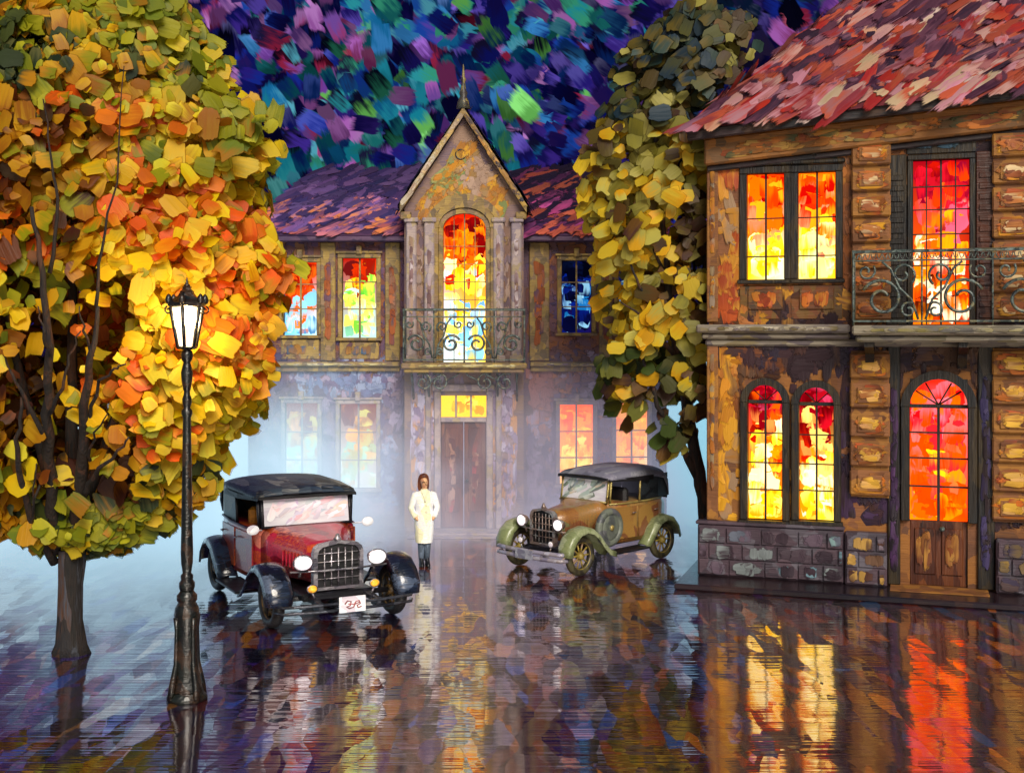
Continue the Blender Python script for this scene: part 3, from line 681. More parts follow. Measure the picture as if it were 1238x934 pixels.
    A = np.array([ue - .05, -ov - .06, ze]); B = np.array([U1 + .5, -ov - .06, ze]); B[2] += 0
    Cc = A + (run * 1.05, run, run * pitch); Dd = np.array([U1 + .5, -ov - .06 + run, ze + run * pitch]); Ab = A + (0, 2 * run, 0); Bb = B + (0, 2 * run, 0)
    rf.add([A, B, Dd, Cc, Ab, Bb], [(0, 1, 2, 3), (4, 0, 3), (5, 4, 3, 2), (1, 5, 2)], 0)
    nf = np.array([0, -pitch, 1.0]); nf /= np.linalg.norm(nf)
    red = [(190, 50, 30), (200, 90, 60), (176, 110, 110), (200, 140, 150), (150, 60, 70), (210, 160, 150), (170, 40, 40)]
    pur = [(90, 50, 70), (70, 34, 56), (120, 70, 90), (50, 26, 46), (160, 70, 50), (60, 40, 60), (150, 100, 120)]
    light = [(220, 190, 150), (230, 200, 190), (216, 160, 130), (210, 140, 160)]
    for face in (0, 1):
        n = 640 if face == 0 else 220
        s = RNG.uniform(0, 1, n); t = RNG.uniform(0, 1, n) ** 1.15
        if face == 0:
            L0 = A + t[:, None] * (Cc - A); R0 = B + t[:, None] * (Dd - B); P = L0 + s[:, None] * (R0 - L0); nn = nf; an = RNG.normal(math.radians(48), .16, n)
        else:
            L0 = Ab + t[:, None] * (Cc - Ab); R0 = A + t[:, None] * (Cc - A); P = L0 + s[:, None] * (R0 - L0); nn = np.array([-.95, 0, 1.0]); an = RNG.normal(math.radians(60), .16, n)
        o = np.argsort(-t); P = P[o]; t = t[o]; an = an[o]
        c1 = []; c2 = []
        for tt in t:
            r = random.random()
            Pq = light if r < .15 * (1 - tt) ** 2 else (red if r < .8 - tt * 1.05 else pur)
            c1.append(lin(random.choice(Pq)) * random.uniform(.6, .85)); c2.append(lin(random.choice(Pq + red[:2])) * random.uniform(.5, .85))
        L_ = RNG.uniform(.6, 1.35, n); W_ = RNG.uniform(.18, .34, n)
        rf.dabs(P, nn + RNG.normal(0, .06, (n, 3)), an, L_, W_, np.array(c1), np.array(c2), .02, RNG.uniform(.01, .05, n), 1)
    shear(rf, ue); rf.build('roof', [paint('roof_tile', [(70, 30, 44), (110, 44, 50), (60, 30, 50), (130, 60, 60)], (3, 3, 3), rough=.5), M_dab], root)
    st = MB(); st.box(dl[0] - .3, dl[1] + .3, -.5, .3, .1, .119, ch=.005); st.build('door_step', M_block, root)
build_right_house()

# pavement strip round the corner house
def build_pavement():
    mb = MB(); mb.box(-.25, 9.5, -.95, 7, 0.0, .1, ch=.02)
    o = mb.build('pavement', paint('wet_paving', [(30, 22, 26), (46, 32, 36), (24, 20, 28), (60, 40, 34)], (2, 2, 2), rough=.18, bump=.2, spec=.8))
    o.location = (cR[0], cR[1], 0); o.rotation_euler = (0, 0, YAW); tag(o, kind='structure')
build_pavement()

# ------------------------------------------------------------------ gabled house in the middle
DC = 26.8; XC = wx(562, DC)
def UC(px, v=0): return wx(px, DC + v) - XC
def ZC(py, v=0): return wz(py, DC + v)
def build_centre_house():
    root = thing('gabled_house', 'purple-brown gabled villa with tall arched window, iron balcony and front door in mist', 'house', (XC, DC, 0))
    purp = [(96, 74, 100), (80, 62, 88), (120, 96, 120), (70, 56, 76), (110, 80, 90)]
    brown = [(120, 76, 60), (100, 66, 56), (140, 90, 60), (90, 60, 60), (150, 90, 50)]
    upal = [(70, 56, 92), (90, 66, 100), (104, 72, 84), (120, 74, 60), (140, 84, 46), (100, 64, 70), (76, 60, 96), (130, 90, 60), (84, 56, 70)]
    lpal = [(96, 76, 110), (120, 98, 130), (146, 124, 150), (110, 84, 104), (90, 70, 100), (130, 100, 110), (160, 140, 164), (104, 84, 120)]  # lower walls paler: haze painted into their colour
    vb = -.7                                    # bay face
    zled = ZC(441, vb); zeave = ZC(285)
    ul, urr = UC(300), UC(806)
    def rect(a, b, c, d, v=0): return (UC(a, v), UC(b, v), ZC(d, v), ZC(c, v))
    up = [rect(343, 383, 317, 405), rect(414, 455, 312, 408), rect(679, 715, 315, 402), rect(748, 784, 315, 402)]
    lo = [rect(345, 384, 487, 590), rect(411, 455, 488, 590), rect(677, 717, 489, 585), rect(745, 783, 487, 585)]
    mb = MB()
    b0, b1 = UC(489, vb), UC(633, vb)
    wall_cells(mb, ul, b0, 0, zeave, [o for o in up + lo if o[1] < 0], 0, .3); wall_cells(mb, b1, urr, 0, zeave, [o for o in up + lo if o[0] > 0], 0, .3)
    mb.box(ul, ul + .3, .3, 5.5, 0, zeave); mb.box(urr - .3, urr, .3, 5.5, 0, zeave); mb.box(ul, urr, 5.5, 5.8, 0, zeave)
    def pal(u, z):
        P = (upal if z > zled else lpal)
        if z < zled and u > 1: P = P + [(180, 110, 60), (150, 96, 90)]
        if z < zled and u < -1.5 : P = P + [(150, 160, 190), (110, 120, 160)]
        return coh(P, u, z, 2.0)
    for a_, b_, n_ in ((ul, b0 - .02, 620), (b1 + .02, urr - .02, 460)):
        front_dabs(mb, a_, b_, .1, zeave, 0, n_, pal, up + lo, L_=(.4, .85), W_=(.16, .3)); front_dabs(mb, a_, b_, .1, zeave, 0, n_ // 2, pal, up + lo, L_=(.2, .36), W_=(.09, .15))
    mb.build('wall', [paint('villa_render', [(80, 60, 80), (110, 80, 90), (70, 50, 70), (120, 90, 80)], (3, 3, 3), rough=.7), M_dab], root)
    gA = gradient([(0, [(120, 190, 220), (200, 230, 236), (100, 150, 190)]), (.35, [(220, 200, 190), (240, 140, 60), (150, 200, 220)]), (.55, [(200, 80, 30), (226, 120, 40)]), (1, [(190, 50, 20), (150, 30, 20), (210, 80, 20)])])
    gB = gradient([(0, [(180, 210, 200), (220, 220, 140), (140, 190, 160)]), (.35, [(150, 210, 90), (250, 220, 120), (180, 220, 210)]), (.6, [(250, 190, 40), (120, 200, 80), (250, 220, 110)]), (.8, [(200, 70, 20), (150, 60, 40)]), (1, [(170, 40, 20), (130, 40, 40)])])
    gC = gradient([(0, [(16, 20, 60), (40, 30, 90), (20, 40, 110)]), (.5, [(40, 120, 170), (20, 50, 130), (140, 180, 200)]), (.75, [(20, 30, 80), (14, 16, 40)]), (1, [(10, 12, 30), (20, 30, 60)])])
    gD = gradient([(0, [(220, 230, 220), (200, 200, 190)]), (.3, [(190, 200, 150), (220, 180, 100), (170, 210, 190)]), (.65, [(220, 170, 90), (200, 190, 110), (180, 140, 80)]), (1, [(130, 60, 50), (150, 100, 60)])])
    gE = gradient([(0, [(250, 220, 160), (246, 190, 90)]), (.3, [(250, 180, 40), (250, 210, 110), (245, 150, 20)]), (.7, [(245, 140, 10), (250, 160, 20)]), (1, [(240, 110, 10), (230, 100, 10)])])
    gF = gradient([(0, [(245, 220, 170), (240, 190, 120)]), (.4, [(245, 180, 60), (230, 140, 40)]), (1, [(230, 160, 40), (220, 120, 30)])])
    M_trim = paint('ochre_trim', [(130, 104, 60), (170, 140, 70), (100, 84, 60), (150, 120, 90)], (9, 9, 6), rough=.6)
    M_pale = paint('pale_trim', [(150, 134, 140), (180, 160, 150), (130, 116, 130), (170, 150, 110)], (9, 9, 6), rough=.6)
    for o, g in zip(up, (gA, gB, gC, gC)): make_window(root, *o, 0, g, fw=.1, bars_z=(.36, .7), head=True, mat=M_trim, ndab=46)
    for o, g in zip(lo, (gD, gD, gE, gF)): make_window(root, *o, 0, g, fw=.09, bars_z=(.33, .66), head=True, mat=M_pale, ndab=44)
    for px0, px1, c in ((388, 406, 0), (466, 484, 0), (640, 664, 1), (724, 740, 1)):           # upper pilaster strips
        p = MB(); a, b = UC(px0), UC(px1); p.box(a, b, -.08, 0, ZC(436), zeave - .15, ch=.015)
        front_dabs(p, a + .07, b - .07, ZC(420), zeave - .4, -.083, 14, palfn([(150, 80, 40), (170, 90, 40), (120, 60, 40), (140, 100, 80), (100, 70, 90)]), L_=(.3, .5), W_=(.1, .16), ang=(PI / 2, .06))
        p.build('pilaster', [M_trim, M_dab], root)
    for o in up[:2]:                                                                          # aprons under the upper windows
        p = MB(); p.box(o[0] - .06, o[1] + .06, -.04, 0, ZC(434), o[2] - .09, ch=.012)
        front_dabs(p, o[0] + .04, o[1] - .04, ZC(430), o[2] - .16, -.043, 6, palfn([(160, 110, 40), (130, 90, 50), (60, 90, 120)]), L_=(.18, .26), W_=(.1, .16), ang=(PI / 2, .1))
        p.build('window_apron', [M_trim, M_dab], root)
    for a, b in ((ul - .05, b0 - .15), (b1 + .15, urr + .05)):
        lg = MB(); lg.box(a, b, -.2, -.001, zled - .05, zled + .05, ch=.02); lg.box(a, b, -.12, -.001, zled - .16, zled - .05, ch=.02); front_dabs(lg, a + .2, b - .2, zled - .03, zled + .03, -.202, 30, palfn([(190, 170, 100), (150, 130, 80), (120, 100, 110), (200, 190, 150)]), L_=(.3, .6), W_=(.04, .06), ang=(0, .04)); lg.build('ledge', [M_trim, M_dab], root)
    # projecting bay with its gable
    zg = ZC(252, vb); zp = ZC(143, vb); c0 = 0.0
    win = rect(536, 587, 258, 441, vb); win = (win[0], win[1], zled + .06, win[3]); door = rect(533, 588, 478, 640, vb); door = (door[0], door[1], 0.05, door[3])
    bay = MB(); wall_cells(bay, b0, b1, 0, zg, [win, door], vb, vb + .3); bay.box(b0, b0 + .25, vb + .3, .3, 0, zg); bay.box(b1 - .25, b1, vb + .3, .3, 0, zg)
    bay.prism([(b0, zg), (b1, zg), (0, zp)], vb, vb + .3)
    g0, g1 = b0, b1
    def clipg(u, z): return z < zp - .5 - abs(u) * (zp - zg) / ((b1 - b0) / 2) - .05
    front_dabs(bay, b0 + .1, b1 - .1, zg - .35, zp, vb, 260, lambda u, z: coh([(170, 140, 120), (150, 116, 70), (186, 120, 36), (214, 156, 40), (160, 104, 40), (130, 140, 84), (176, 136, 50), (196, 130, 30)], u * 2, z * 1.6, 3.0), [win], clip=clipg, ang=(.85, .3), L_=(.34, .7), W_=(.13, .24))
    front_dabs(bay, b0 + .1, b1 - .1, zled, zg - .2, vb, 220, palfn([(140, 110, 100), (160, 136, 126), (120, 90, 76), (150, 120, 80), (110, 90, 100)]), [win], ang=(PI / 2, .1), L_=(.4, .9), W_=(.1, .2))
    front_dabs(bay, b0 + .1, b1 - .1, .1, zled, vb, 260, palfn([(150, 130, 156), (170, 150, 176), (130, 110, 140), (190, 180, 200), (196, 140, 80), (150, 120, 110)]), [door], ang=(PI / 2, .14), L_=(.4, .9), W_=(.12, .22))
    bay.build('bay_wall', [paint('bay_render', [(120, 96, 96), (150, 120, 100), (110, 90, 104), (140, 110, 80)], (3, 3, 3), rough=.7), M_dab], root)
    # raking boards and steep gable roof running back
    sl = (zp - zg) / ((b1 - b0) / 2); ovh = .07; rk = MB()
    for s in (-1, 1):
        e = (s * ((b1 - b0) / 2 + ovh), zg - ovh * sl)
        rk.prism([e, (e[0], e[1] + .16), (0, zp + .2), (0, zp + .04)], vb - .22, vb - .002)
        rk.box(s * ((b1 - b0) / 2 + ovh) , s * ((b1 - b0) / 2 - .16), vb - .16, vb - .003, zg - .24, zg - .08, 0, ch=.02)
    for s in (-1, 1):
        n = 26; t = RNG.uniform(.05, .95, n)
        P = np.stack([s * ((b1 - b0) / 2 + ovh) * (1 - t), np.full(n, vb - .222), (zg - ovh * sl) * (1 - t) + zp * t + .1], 1)
        pc = [(200, 184, 160), (170, 150, 120), (150, 130, 110), (190, 160, 100)] if s < 0 else [(150, 110, 50), (60, 44, 50), (40, 34, 50), (170, 130, 60)]
        rk.dabs(P, (0, -1, 0), np.full(n, -s * math.atan(sl)) + RNG.normal(0, .05, n), RNG.uniform(.3, .5, n), RNG.uniform(.06, .11, n), pick(pc, n), pick(pc, n), .01, .003, 1)
    rk.build('gable_board', [M_trim, M_dab], root)
    gr = MB(); e = (b1 - b0) / 2 + .12; zl = zp + .24 - e * sl * 1.0; yb = 4.0
    for s in (-1, 1):
        gr.add([(0, vb - .2, zp + .24), (s * e, vb - .2, zl), (s * e, yb, zl), (0, yb, zp + .24)], [(0, 1, 2, 3)], 0)
        gr.add([(0, vb - .2, zp + .18), (s * e, vb - .2, zl - .06), (s * e, yb, zl - .06), (0, yb, zp + .18)], [(0, 1, 2, 3)], 0)
        n = 200; t = RNG.uniform(0, 1, n); q = RNG.uniform(vb - .1, yb, n)
        P = np.stack([s * e * (1 - t), q, zl * (1 - t) + (zp + .24) * t], 1)
        pc = [(30, 26, 44), (20, 18, 30), (44, 34, 60), (40, 50, 90), (70, 40, 60)] if s > 0 else [(120, 130, 190), (80, 80, 140), (150, 170, 200), (90, 70, 110), (60, 60, 120)]
        gr.dabs(P, (s * sl, 0, 1), RNG.normal(PI / 2, .2, n), RNG.uniform(.4, .8, n), RNG.uniform(.16, .28, n), pick(pc, n), pick(pc, n), .02, RNG.uniform(.01, .04, n), 1)
    gr.build('gable_roof', [paint('slate', [(26, 22, 38), (44, 36, 60), (20, 18, 30)], (3, 3, 3), rough=.5), M_dab], root)
    fi = MB(); fi.lathe([(.0, .0), (.15, .0), (.12, .16), (.07, .26), (.09, .33), (.055, .4), (.04, .56), (.06, .61), (.03, .67), (.012, .92), (0, .94)], 12, (0, vb - .1, zp + .18)); fi.build('finial', paint('gilt_iron', [(110, 96, 50), (150, 130, 60), (80, 84, 70), (60, 50, 50)], (8, 8, 5)), root)
    oc = MB(); zc = ZC(187, vb); oc.lathe([(.08, -.0), (.12, -.0), (.12, -.03), (.1, -.035), (.08, -.02)], 20, (UC(557, vb), vb, zc), 'y'); oc.lathe([(0, -.012), (.08, -.012)], 20, (UC(557, vb), vb, zc), 'y'); oc.build('round_vent', M_darkwood, root)
    # arch moulding, bay columns, tall window, door
    ca = MB()
    for k, (r, pr) in enumerate(((.22, .10), (.36, .05))):
        inn = arch_pts(win[0] - r + .12, win[1] + r - .12, win[3] - .3, win[3] + r - .1, 14)
        outp = arch_pts(win[0] - r, win[1] + r, win[3] - .3, win[3] + r + .05, 14)
        for i in range(14):
            a, b, c, d = inn[i], inn[i + 1], outp[i + 1], outp[i]; y0, y1 = vb - pr, vb
            ca.add([(a[0], y0, a[1]), (b[0], y0, b[1]), (c[0], y0, c[1]), (d[0], y0, d[1]), (a[0], y1, a[1]), (b[0], y1, b[1]), (c[0], y1, c[1]), (d[0], y1, d[1])], [(0, 1, 2, 3), (0, 4, 5, 1), (3, 2, 6, 7)])
        ca.box(win[0] - r, win[0] - r + .12, vb - pr, vb, zled + .06, win[3] - .3, ch=.01); ca.box(win[1] + r - .12, win[1] + r, vb - pr, vb, zled + .06, win[3] - .3, ch=.01)
    ca.build('arch_moulding', M_trim, root)
    for s in (-1, 1):
        for q in (0.04, .42):
            p = MB(); x = (b0 if s < 0 else b1) - s * (q + .11)
            p.box(x - .11, x + .11, vb - .12, vb - .001, zled + .06, zg - .3, ch=.025); p.box(x - .15, x + .15, vb - .15, vb - .002, zg - .3, zg - .2, ch=.02); p.box(x - .15, x + .15, vb - .15, vb - .002, zled + .06, zled + .2, ch=.02)
            front_dabs(p, x - .05, x + .05, zled + .35, zg - .45, vb - .123, 16, palfn([(170, 146, 150), (140, 110, 110), (190, 176, 180), (120, 90, 90), (160, 130, 100)]), L_=(.3, .5), W_=(.07, .12), ang=(PI / 2, .05))
            p.build('column', [M_pale, M_dab], root)
    gW = gradient([(0, [(150, 200, 220), (220, 230, 230), (250, 220, 100)]), (.3, [(200, 220, 230), (250, 230, 120), (140, 190, 230)]), (.5, [(255, 226, 80), (250, 190, 30), (255, 240, 170)]), (.72, [(236, 120, 20), (240, 160, 30), (200, 60, 20)]), (1, [(150, 20, 20), (200, 50, 20), (120, 20, 30)])])
    make_window(root, *win, vb, gW, fw=.1, proj=.06, bars_u=(.25, .5, .75), bars_z=(.3, .42, .54, .66, .78), arch=.3, ndab=100, name='arched_window', mat=M_trim, bar=.008, sill=False)
    dw = MB(); a, b, z0, z1 = door; zt = ZC(507, vb)
    dw.box(a - .14, a, vb - .08, vb + .1, 0.05, z1 + .1, ch=.02); dw.box(b, b + .14, vb - .08, vb + .1, .05, z1 + .1, ch=.02); dw.box(a - .18, b + .18, vb - .11, vb + .1, z1 + .1, z1 + .24, ch=.02); dw.box(a, b, vb - .03, vb + .1, zt - .05, zt + .05, ch=.01)
    for s in (-1, 1): dw.box((a if s < 0 else b) + s * .2, (a if s < 0 else b) + s * .32, vb - .1, vb - .002, .05, z1 + .3, ch=.02)
    for k in (.33, .66): dw.box(a + (b - a) * k - .02, a + (b - a) * k + .02, vb + .04, vb + .09, zt + .05, z1 + .1, ch=.005)
    dr = dw.build('front_door', M_pale, root)
    tp = MB(); gT = gradient([(0, [(250, 220, 60), (240, 180, 40)]), (1, [(255, 236, 110), (230, 170, 30)])]); cs = np.array([gT(.5, 0)] * 4)
    tp.add([(a, vb + .11, zt), (b, vb + .11, zt), (b, vb + .11, z1 + .1), (a, vb + .11, z1 + .1)], [(0, 1, 2, 3)], 0, False, cs, cs)
    n = 8; u = RNG.uniform(a + .12, b - .12, n); cc = np.array([gT(random.random(), 1) for _ in range(n)])
    tp.dabs(np.stack([u, np.full(n, vb + .105), RNG.uniform(zt + .17, z1 - .05, n)], 1), (0, -1, 0), np.full(n, PI / 2), .22, .2, cc, cc[::-1] * .7, .004, .002, 0); tp.build('transom_pane', M_glow, dr)
    M_dw = paint('door_leaf_wood', [(84, 40, 28), (110, 56, 32), (70, 34, 30), (130, 80, 50)], (7, 7, 2), streak=(40, 40, 3))
    m_ = (a + b) / 2
    for x0, x1 in ((a, m_ - .006), (m_ + .006, b)):
        lf = MB(); lf.box(x0 + .005, x1 - .005, vb + .05, vb + .1, .06, zt - .055, ch=.01)
        for q0, q1 in ((.15, .38), (.42, .62), (.66, .95)): lf.box(x0 + .09, x1 - .09, vb + .03, vb + .05, .06 + (zt - .1) * q0, .06 + (zt - .1) * q1 - .03, ch=.02)
        front_dabs(lf, x0 + .14, x1 - .14, .3, zt - .3, vb + .028, 12, palfn([(120, 60, 40), (150, 100, 70), (90, 40, 30), (160, 50, 40), (170, 130, 110)]), L_=(.25, .45), W_=(.08, .14), ang=(PI / 2, .2))
        l_ = lf.build('door_leaf', [M_dw, M_dab], dr)
    h = MB(); h.lathe([(0, 0), (.02, 0), (.02, -.05), (.04, -.06), (0, -.1)], 10, (m_ + .07, vb + .05, 1.05), 'y'); h.build('handle', M_iron, dr)
    # balcony
    yb = vb - .75; bs = MB(); a, b = UC(488, yb), UC(634, yb); bs.box(a - .05, b + .05, yb - .06, vb, zled - .06, zled + .06, ch=.025); bs.box(a, b, yb, vb, zled - .14, zled - .06, ch=.02)
    front_dabs(bs, a + .1, b - .1, zled - .03, zled + .03, yb - .062, 30, palfn([(190, 176, 110), (150, 130, 80), (200, 190, 150)]), L_=(.3, .5), W_=(.04, .06), ang=(0, .04))
    bs.build('balcony_slab', [M_trim, M_dab], root)
    railing(root, a, b, zled + .06, ZC(374, yb), yb, vb, 4, fringe=False, rt=.024)
    for s, x in ((1, a + .25), (-1, b - .25), (1, -.62), (-1, .62)):
        br = MB(); y = yb + .1
        br.tube(spiral((x + s * .14, zled - .34), .04, .2, .3, 1.3, y, 22, s), .022, 6); br.tube([(x - s * .1, y, zled - .14), (x - s * .1, y + .3, zled - .35), (x - s * .1, vb, zled - .75)], .025, 6); br.tube([(x + s * .3, y, zled - .3), (x + s * .5, y, zled - .2), (x + s * .55, y, zled - .14)], .018, 6)
        br.tube([(x + s * .14, y, zled - .14), (x + s * .14, vb, zled - .6)], .014, 6)
        br.build('bracket', M_iron, root)
    # wing roofs
    for nm, u0, u1, pcs in (('roof', ul - .25, b0 + .3, [(96, 74, 130), (120, 90, 150), (80, 60, 110), (170, 100, 110), (190, 110, 60), (150, 80, 80), (60, 50, 100), (70, 56, 110)]),
                            ('roof', b1 - .3, urr + .25, [(120, 50, 90), (90, 40, 80), (170, 80, 60), (60, 34, 70), (150, 60, 110), (50, 30, 60), (40, 26, 50)])):
        rf = MB(); y0, y1, z0, z1 = -.35, 2.9, zeave - .02, ZC(185) ; hip = 1.3
        if u0 < 0: q = [(u0, y0, z0), (u1, y0, z0), (u1, y1, z1), (u0 + hip, y1, z1)]
        else: q = [(u0, y0, z0), (u1, y0, z0), (u1 - hip, y1, z1), (u0, y1, z1)]
        ex = u0 if u0 < 0 else u1; hx = 3 if u0 < 0 else 2
        rf.add(q, [(0, 1, 2, 3)], 0); rf.add([(ex, y0, z0), (ex, 2 * y1 - y0, z0), q[hx]], [(0, 1, 2)], 0); rf.box(u0, u1, y0, 0, z0 - .12, z0 - .004, 0, ch=.02)
        rf.add([q[3], q[2], (u1, 2 * y1 - y0, z0), (u0, 2 * y1 - y0, z0)], [(0, 1, 2, 3)], 0)
        n = 300; t = RNG.uniform(0.04, 1, n); t = np.sort(t)[::-1]; s = RNG.uniform(0.02, .98, n); Q = np.array(q)
        P = (Q[0] * (1 - s)[:, None] + Q[1] * s[:, None]) * (1 - t)[:, None] + (Q[3] * (1 - s)[:, None] + Q[2] * s[:, None]) * t[:, None]
        k = (1.05 - .62 * t)[:, None]
        warm = pick(pcs[3:6] if u0 < 0 else pcs[2:5], n); cool = pick([pcs[0], pcs[1], pcs[2], pcs[6], pcs[-1]], n); wsel = (RNG.uniform(0, 1, n) < 1.0 - t * 1.7)[:, None]
        c1 = np.where(wsel, np.clip(warm * 1.5, 0, .8), cool * k); c2 = np.where(wsel, cool * 1.1, cool * .8 * k)
        rf.dabs(P, (0, -(z1 - z0) / (y1 - y0) * 1.0, 1), RNG.normal(math.radians(52), .2, n), RNG.uniform(.5, 1.1, n), RNG.uniform(.2, .36, n), c1, c2, .02, RNG.uniform(.01, .04, n), 1)
        rf.build(nm, [paint('wing_roof', [(60, 44, 80), (90, 60, 90), (50, 36, 70)], (3, 3, 3), rough=.5), M_dab], root)
    st = MB(); st.box(-.9, .9, vb - .7, vb, 0, .05, ch=.01); st.box(-1.1, 1.1, vb - 1.0, vb - .7, 0, .03, ch=.01); st.build('door_step', M_pale, root)
build_centre_house()

# ------------------------------------------------------------------ trees
def limb(mb, pts, r0, r1, wob=.05, n=None):
    P = [Vector(p) for p in pts]; out = []
    for i in range(len(P) - 1):
        for k in range(4): out.append(P[i].lerp(P[i + 1], k / 4))
    out.append(P[-1]); m = len(out)
    for i in range(1, m - 1): out[i] += Vector((random.gauss(0, wob), random.gauss(0, wob), random.gauss(0, wob * .5)))
    mb.tube(out, [r0 + (r1 - r0) * (i / (m - 1)) ** .8 for i in range(m)], 8)
    return out
def build_left_tree():
    d = 16.2; X0 = wx(85, d)
    root = thing('maple_tree', 'big golden orange autumn tree with dark branches behind the street lamp', 'tree', (X0, d, 0))
    tb = MB(); prof = [(.25, 0, .0), (.20, .12, 0), (.165, .45, -.01), (.16, .9, .0), (.18, 1.2, .02), (.18, 1.35, .02)]
    rings = []
    for r, z, x in prof:
        rings.append([(x + r * (1 + .14 * math.sin(k * 2.1 + 1) * (1 if z < .3 else .5)) * math.cos(2 * PI * k / 14), r * (1 + .12 * math.cos(k * 3.3)) * math.sin(2 * PI * k / 14), z) for k in range(14)])
    tb.loft(rings)
    def q(px, py, dy): dd = d + dy; return (wx(px, dd) - X0, dy, wz(py, dd))
    trunk = tb.build('trunk', M_barkpale, root)
    br = [([(68, 665, 0), (62, 600, -.5), (58, 500, -1.1), (60, 420, -1.5), (52, 330, -1.7), (38, 250, -1.7)], .12, .03),
          ([(92, 665, 0), (98, 580, -.6), (103, 490, -1.2), (110, 430, -1.5), (118, 370, -1.6)], .13, .03),
          ([(66, 680, 0), (40, 640, -.3), (25, 580, -.8), (20, 530, -1.1), (26, 480, -1.2)], .08, .025),
          ([(62, 540, -.9), (40, 500, -1.2), (20, 460, -1.4), (6, 430, -1.5)], .05, .015),
          ([(100, 600, -.5), (118, 570, -.9), (140, 550, -1.2), (156, 528, -1.3)], .05, .015),
          ([(104, 520, -1.0), (120, 460, -1.5), (140, 446, -1.6), (152, 440, -1.7)], .035, .012),
          ([(60, 430, -1.5), (52, 400, -1.8), (46, 370, -1.8)], .03, .01),
          ([(60, 500, -1.2), (74, 470, -1.5), (84, 430, -1.6), (98, 400, -1.7)], .035, .012),
          ([(112, 430, -1.4), (100, 400, -1.7), (96, 370, -1.8)], .03, .01),
          ([(58, 560, -.6), (40, 620, -1.0), (44, 560, -1.4)], .025, .01),
          ([(60, 330, -1.6), (70, 240, -1.7), (60, 180, -1.6), (52, 120, -1.4)], .035, .01),
          ([(116, 370, -1.6), (122, 300, -1.8), (140, 220, -1.8), (150, 80, -1.2)], .03, .008),
          ([(108, 570, -.6), (112, 530, -1.1), (130, 500, -1.4)], .03, .01),
          ([(90, 640, 0), (150, 480, .5), (190, 330, .4), (200, 200, .2)], .12, .03), ([(75, 640, 0), (20, 430, .8), (-20, 250, .6)], .12, .03), ([(85, 640, 0), (90, 300, .6), (90, 60, .3)], .13, .03)]
    for P, r0, r1 in br:
        b = MB(); limb(b, [q(*p) for p in P], r0 * .8, r1 * .75, .014); b.build('branch', M_bark, trunk)
    # crown
    ys = np.array([-170, -110, -50, 0, 50, 90, 150, 240, 300, 400, 450, 520, 550, 610, 640, 668])
    rs = np.array([5, 60, 90, 118, 150, 172, 212, 216, 232, 243, 232, 205, 172, 130, 100, 40]) / (F / d)
    zs = np.array([wz(y, d) for y in ys])[::-1]; rr = rs[::-1]
    n = 15000; xa = wx(95, d) - X0
    z = RNG.uniform(zs[0], zs[-1], n * 3); R_ = np.interp(z, zs, rr); keep = RNG.uniform(0, rr.max(), len(z)) < R_; z, R_ = z[keep][:n], R_[keep][:n]; n = len(z)
    th = RNG.uniform(0, 2 * PI, n); lob = 1 + .05 * np.sin(3 * th + z * 1.1) + .06 * np.sin(5 * th - z * 2.3) + .05 * np.sin(4 * z + 2 * th) + .03 * np.sin(9 * z - 3 * th)
    rad = R_ * lob * np.sqrt(RNG.uniform(.30, 1.0, n)) * np.where(RNG.uniform(0, 1, n) < .06, RNG.uniform(1.0, 1.10, n), 1)
    x = xa + rad * np.cos(th); y = .72 * rad * np.sin(th) + .3
    px = 619 + (x + X0) * F / (y + d); py = 400 - (z - CAMZ) * F / (y + d)
    # open the crown in front of the big limbs so that the dark inside shows
    hole = (px < 165) & (py > 330) & (py < 640) & (y < -.35); kill = hole & (RNG.uniform(0, 1, n) < .88)
    hole2 = (px < 130) & (py > 200) & (py <= 330) & (y < -.9); kill |= hole2 & (RNG.uniform(0, 1, n) < .4)
    # and keep clear of the lantern
    kill |= (np.abs(px - 222) < 40) & (y + d < 14.9)
    k = ~kill; x, y, z, th, px, py = x[k], y[k], z[k], th[k], px[k], py[k]; n = len(x)
    yel = [(250, 214, 20), (232, 180, 20), (246, 196, 10), (240, 226, 60), (220, 190, 40)]; ora = [(240, 130, 10), (236, 96, 10), (220, 110, 20), (250, 160, 20)]
    grn = [(150, 150, 16), (176, 170, 30), (130, 140, 30), (196, 190, 40), (110, 126, 30)]; drk = [(84, 46, 16), (110, 54, 12), (70, 32, 20), (130, 74, 14), (70, 50, 20)]
    dgr = [(60, 74, 40), (80, 90, 40), (40, 56, 34), (110, 110, 60)]; och = [(190, 130, 10), (214, 156, 14), (170, 104, 10), (220, 170, 30)]; pal = [(220, 210, 150), (230, 220, 120), (200, 210, 120)]
    c1 = np.zeros((n, 3)); c2 = np.zeros((n, 3))
